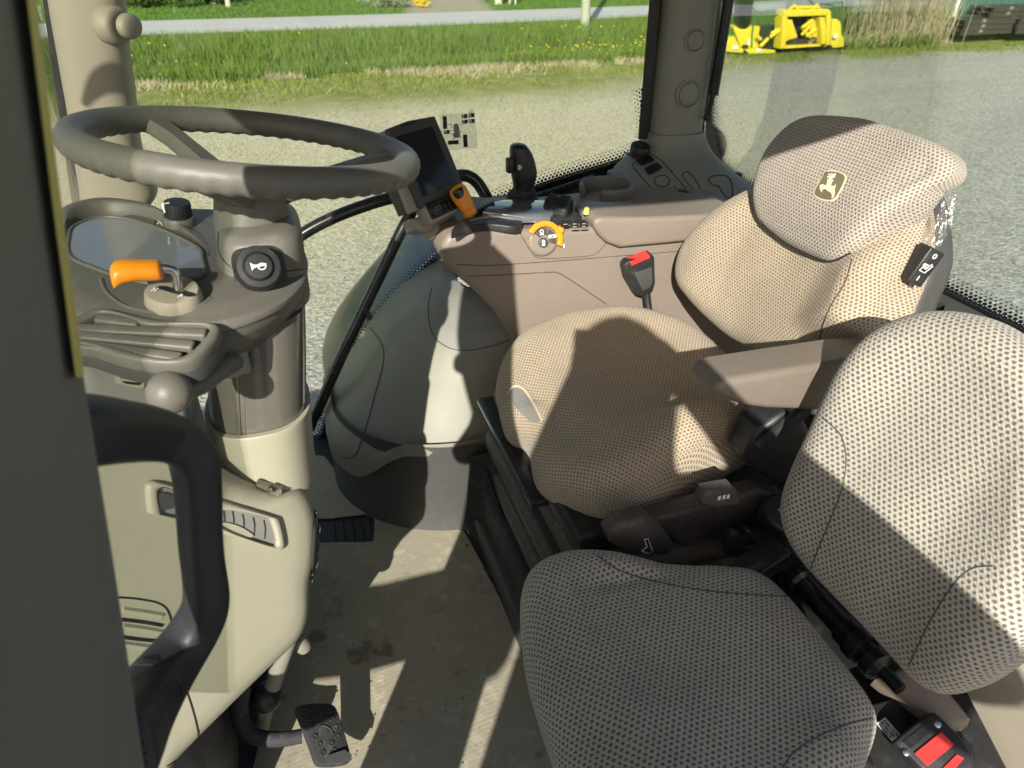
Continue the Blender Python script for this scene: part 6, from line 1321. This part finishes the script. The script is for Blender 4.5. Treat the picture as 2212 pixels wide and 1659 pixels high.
bm = newbm(); prism(bm, [c_ + V((-.0008, y, z)) for y, z in ((.006, .004), (.003, .006), (.001, .002), (-.005, .001), (-.006, -.006), (-.003, -.002), (.002, -.002), (.005, -.006), (.004, -.001))], (-.0003, 0, 0)); obj('deer', bm, M['white'], lg)
mi = thing('wing_mirror', 'black rounded mirror end hanging at the top edge outside the rear window', 'mirror', U(1608, 20, X=1.5))
bm = newbm(); silo(bm, dense([(-120, 1600, 1640, 2.0, .03), (-40, 1594, 1630, 2.0, .03), (0, 1592, 1622, 2.0, .03), (40, 1591, 1616, 2.0, .03), (55, 1592, 1613, 2.0, .026), (62, 1598, 1608, 2.0, .01)], 20), 2.0, .03, 24, 2.4); obj('housing', bm, M['black'], mi)
# ================================================================= the person taking the picture, whose shadow falls on the driver's seat
pr = thing('person', 'person in navy jacket and jeans on the cab step, holding up a phone', 'person', (-.03, -.42, 1.02))
def skin_mesh(joints, links, root):
    me = bpy.data.meshes.new('sk'); me.from_pydata([j[0] for j in joints], links, []); o = bpy.data.objects.new('sk', me); COL.objects.link(o)
    m = o.modifiers.new('s', 'SKIN'); m.use_smooth_shade = True
    for i, j in enumerate(joints): d = me.skin_vertices[0].data[i]; d.radius = (j[1], j[2] if len(j) > 2 else j[1]); d.use_root = i == root
    s = o.modifiers.new('u', 'SUBSURF'); s.levels = s.render_levels = 2
    dg = bpy.context.evaluated_depsgraph_get(); r = bpy.data.meshes.new_from_object(o.evaluated_get(dg)); bm = newbm(); bm.from_mesh(r)
    bpy.data.objects.remove(o); bpy.data.meshes.remove(r); return bm
J = [((-.19, -.43, 1.92), .24, .15), ((-.18, -.43, 2.08), .24, .15), ((-.13, -.43, 2.28), .24, .15), ((-.11, -.43, 2.42), .24, .13), ((-.15, -.41, 2.53), .10), ((-.165, -.385, 2.60), .085), ((-.165, -.37, 2.74), .097, .105), ((-.165, -.37, 2.80), .07, .08),
     ((.11, -.43, 2.46), .095), ((.23, -.43, 2.36), .08), ((.34, -.38, 2.24), .068), ((.22, -.20, 2.40), .056), ((.105, -.085, 2.54), .032), ((.090, -.060, 2.575), .030),
     ((-.31, -.43, 2.49), .10), ((-.42, -.43, 2.34), .085), ((-.46, -.41, 2.17), .075), ((-.22, -.20, 2.36), .060), ((-.100, -.075, 2.53), .036), ((-.086, -.050, 2.572), .030),
     ((-.06, -.43, 1.87), .13), ((-.03, -.40, 1.50), .09), ((.0, -.44, 1.12), .052), ((.01, -.34, 1.06), .042), ((-.32, -.43, 1.87), .13), ((-.32, -.40, 1.50), .09), ((-.32, -.44, 1.12), .052), ((-.32, -.34, 1.06), .042)]
Lk = [(0, 1), (1, 2), (2, 3), (3, 4), (4, 5), (5, 6), (6, 7), (3, 8), (8, 9), (9, 10), (10, 11), (11, 12), (12, 13), (3, 14), (14, 15), (15, 16), (16, 17), (17, 18), (18, 19), (0, 20), (20, 21), (21, 22), (22, 23), (0, 24), (24, 25), (25, 26), (26, 27)]
# five fingers on each hand, curled round the phone edge
for wi, sx in ((13, 1), (19, -1)):
    w = V(J[wi][0])
    for k in range(5):
        th_ = k == 4
        b = w + V((-.004 * sx, .006, .012 - .016 * k if not th_ else .026)); m = b + V((.006 * sx if not th_ else -.012 * sx, .022, .002)); e = m + V((-.022 * sx, .006, .004))
        i0 = len(J); J += [(tuple(b), .0095), (tuple(m), .0085), (tuple(e), .0070)]; Lk += [(wi, i0), (i0, i0 + 1), (i0 + 1, i0 + 2)]
bm = skin_mesh(J, Lk, 0)
for v in bm.verts:      # brow, nose and chin
    d = v.co - V((-.165, -.37, 2.74))
    if d.length < .16 and d.y > .03: v.co.y += .022 * math.exp(-(d.x / .014) ** 2 - ((d.z + .012) / .022) ** 2) + .008 * math.exp(-(d.x / .04) ** 2 - ((d.z + .075) / .02) ** 2) - .006 * math.exp(-((abs(d.x) - .03) / .014) ** 2 - ((d.z - .012) / .010) ** 2)
M['skin'] = plastic('skin', (.50, .31, .22), .5, 300, .0002, .05, dustcol=(.5, .3, .2)); M['shirt'] = plastic('navy_shirt', (.02, .03, .06), .9, 800, .0006, .05); M['jeans'] = plastic('blue_jeans', (.05, .07, .12), .9, 800, .0006, .1); M['shoe'] = plastic('dark_shoes', (.03, .025, .02), .6, 300, .0004, .1); M['hair'] = plastic('brown_hair', (.035, .022, .014), .7, 250, .002, .05)
for f in bm.faces:
    c = f.calc_center_median(); f.material_index = 0
    if c.z < 1.10: f.material_index = 3
    elif c.z < 1.98: f.material_index = 2
    elif c.z < 2.53 and (abs(c.x + .13) < .34 or c.z > 2.2) and c.y < -.33: f.material_index = 1
obj('body', bm, [M['skin'], M['shirt'], M['jeans'], M['shoe']], pr, angle=180)
bm = newbm(); bmesh.ops.create_uvsphere(bm, u_segments=28, v_segments=18, radius=1)
bmesh.ops.delete(bm, geom=[v for v in bm.verts if v.co.z < -.35 or (v.co.y > .55 and v.co.z < .45)], context='VERTS')
for v in bm.verts: v.co = V((-.165, -.378, 2.752)) + V((v.co.x * .091, v.co.y * .108, v.co.z * .105)) * (1 + .04 * mnoise.noise(v.co * 5))
obj('hair', bm, M['hair'], pr, angle=180)
for s in (-1, 1):
    bm = newbm(); bmesh.ops.create_uvsphere(bm, u_segments=12, v_segments=8, radius=.0085); bmesh.ops.translate(bm, verts=bm.verts, vec=(-.165 + .03 * s, -.283, 2.752)); obj('eye', bm, M['white'], pr)
ph = thing('phone', 'slim dark phone held level by the person photographing the cab', 'phone', (0, -.01, 2.6))
fwd = V((math.sin(YAW) * math.cos(PITCH), math.cos(YAW) * math.cos(PITCH), -math.sin(PITCH))); rx = V((math.cos(YAW), -math.sin(YAW), 0)); upv = rx.cross(fwd)
bm = newbm(); box(bm, EYE - fwd * .012 - rx * .0 - upv * .02, (.150, .074, .009), .004, 3, (rx, upv, -fwd)); obj('case', bm, M['black_gloss'], ph)
bm = newbm(); box(bm, EYE - fwd * .0166 - upv * .02, (.146, .068, .0008), .0002, 1, (rx, upv, -fwd)); obj('screen', bm, M['screen'], ph)
# ================================================================= light, sky, camera
sl = bpy.data.lights.new('sun', 'SUN'); sl.energy = 4.9; sl.angle = R(.53); sl.color = (1, .96, .865)
so = bpy.data.objects.new('sun', sl); COL.objects.link(so); so.rotation_euler = D.to_track_quat('-Z', 'Y').to_euler(); so.location = (-20, -40, 30)
w = bpy.data.worlds.new('World'); SC.world = w; w.use_nodes = True; nt = w.node_tree; nt.nodes.clear()
sk = nt.nodes.new('ShaderNodeTexSky'); sk.sky_type = 'NISHITA'; sk.sun_disc = False; sk.sun_elevation = SUN_EL
sk.sun_rotation = math.atan2(-D.x, -D.y); sk.air_density = 1; sk.dust_density = 1.5; sk.ozone_density = 1
bg = nt.nodes.new('ShaderNodeBackground'); bg.inputs[1].default_value = .09; ou = nt.nodes.new('ShaderNodeOutputWorld')
nt.links.new(sk.outputs[0], bg.inputs[0]); nt.links.new(bg.outputs[0], ou.inputs[0])
cd = bpy.data.cameras.new('camera'); co = bpy.data.objects.new('camera', cd); COL.objects.link(co); SC.camera = co
cd.sensor_width = 36; cd.lens = 36 * F / 2212; cd.clip_start = .01; cd.clip_end = 2000
co.location = EYE; co.rotation_euler = (R(90) - PITCH, 0, -YAW)
cd.dof.use_dof = True; cd.dof.focus_distance = 1.15; cd.dof.aperture_fstop = 8
vs = SC.view_settings; vs.view_transform = 'Standard'; vs.look = 'None'; vs.gamma = 1; vs.exposure = .85; vs.use_curve_mapping = False
SC.cycles.max_bounces = 8; SC.cycles.transparent_max_bounces = 16; SC.cycles.sample_clamp_indirect = 6; SC.cycles.use_denoising = True
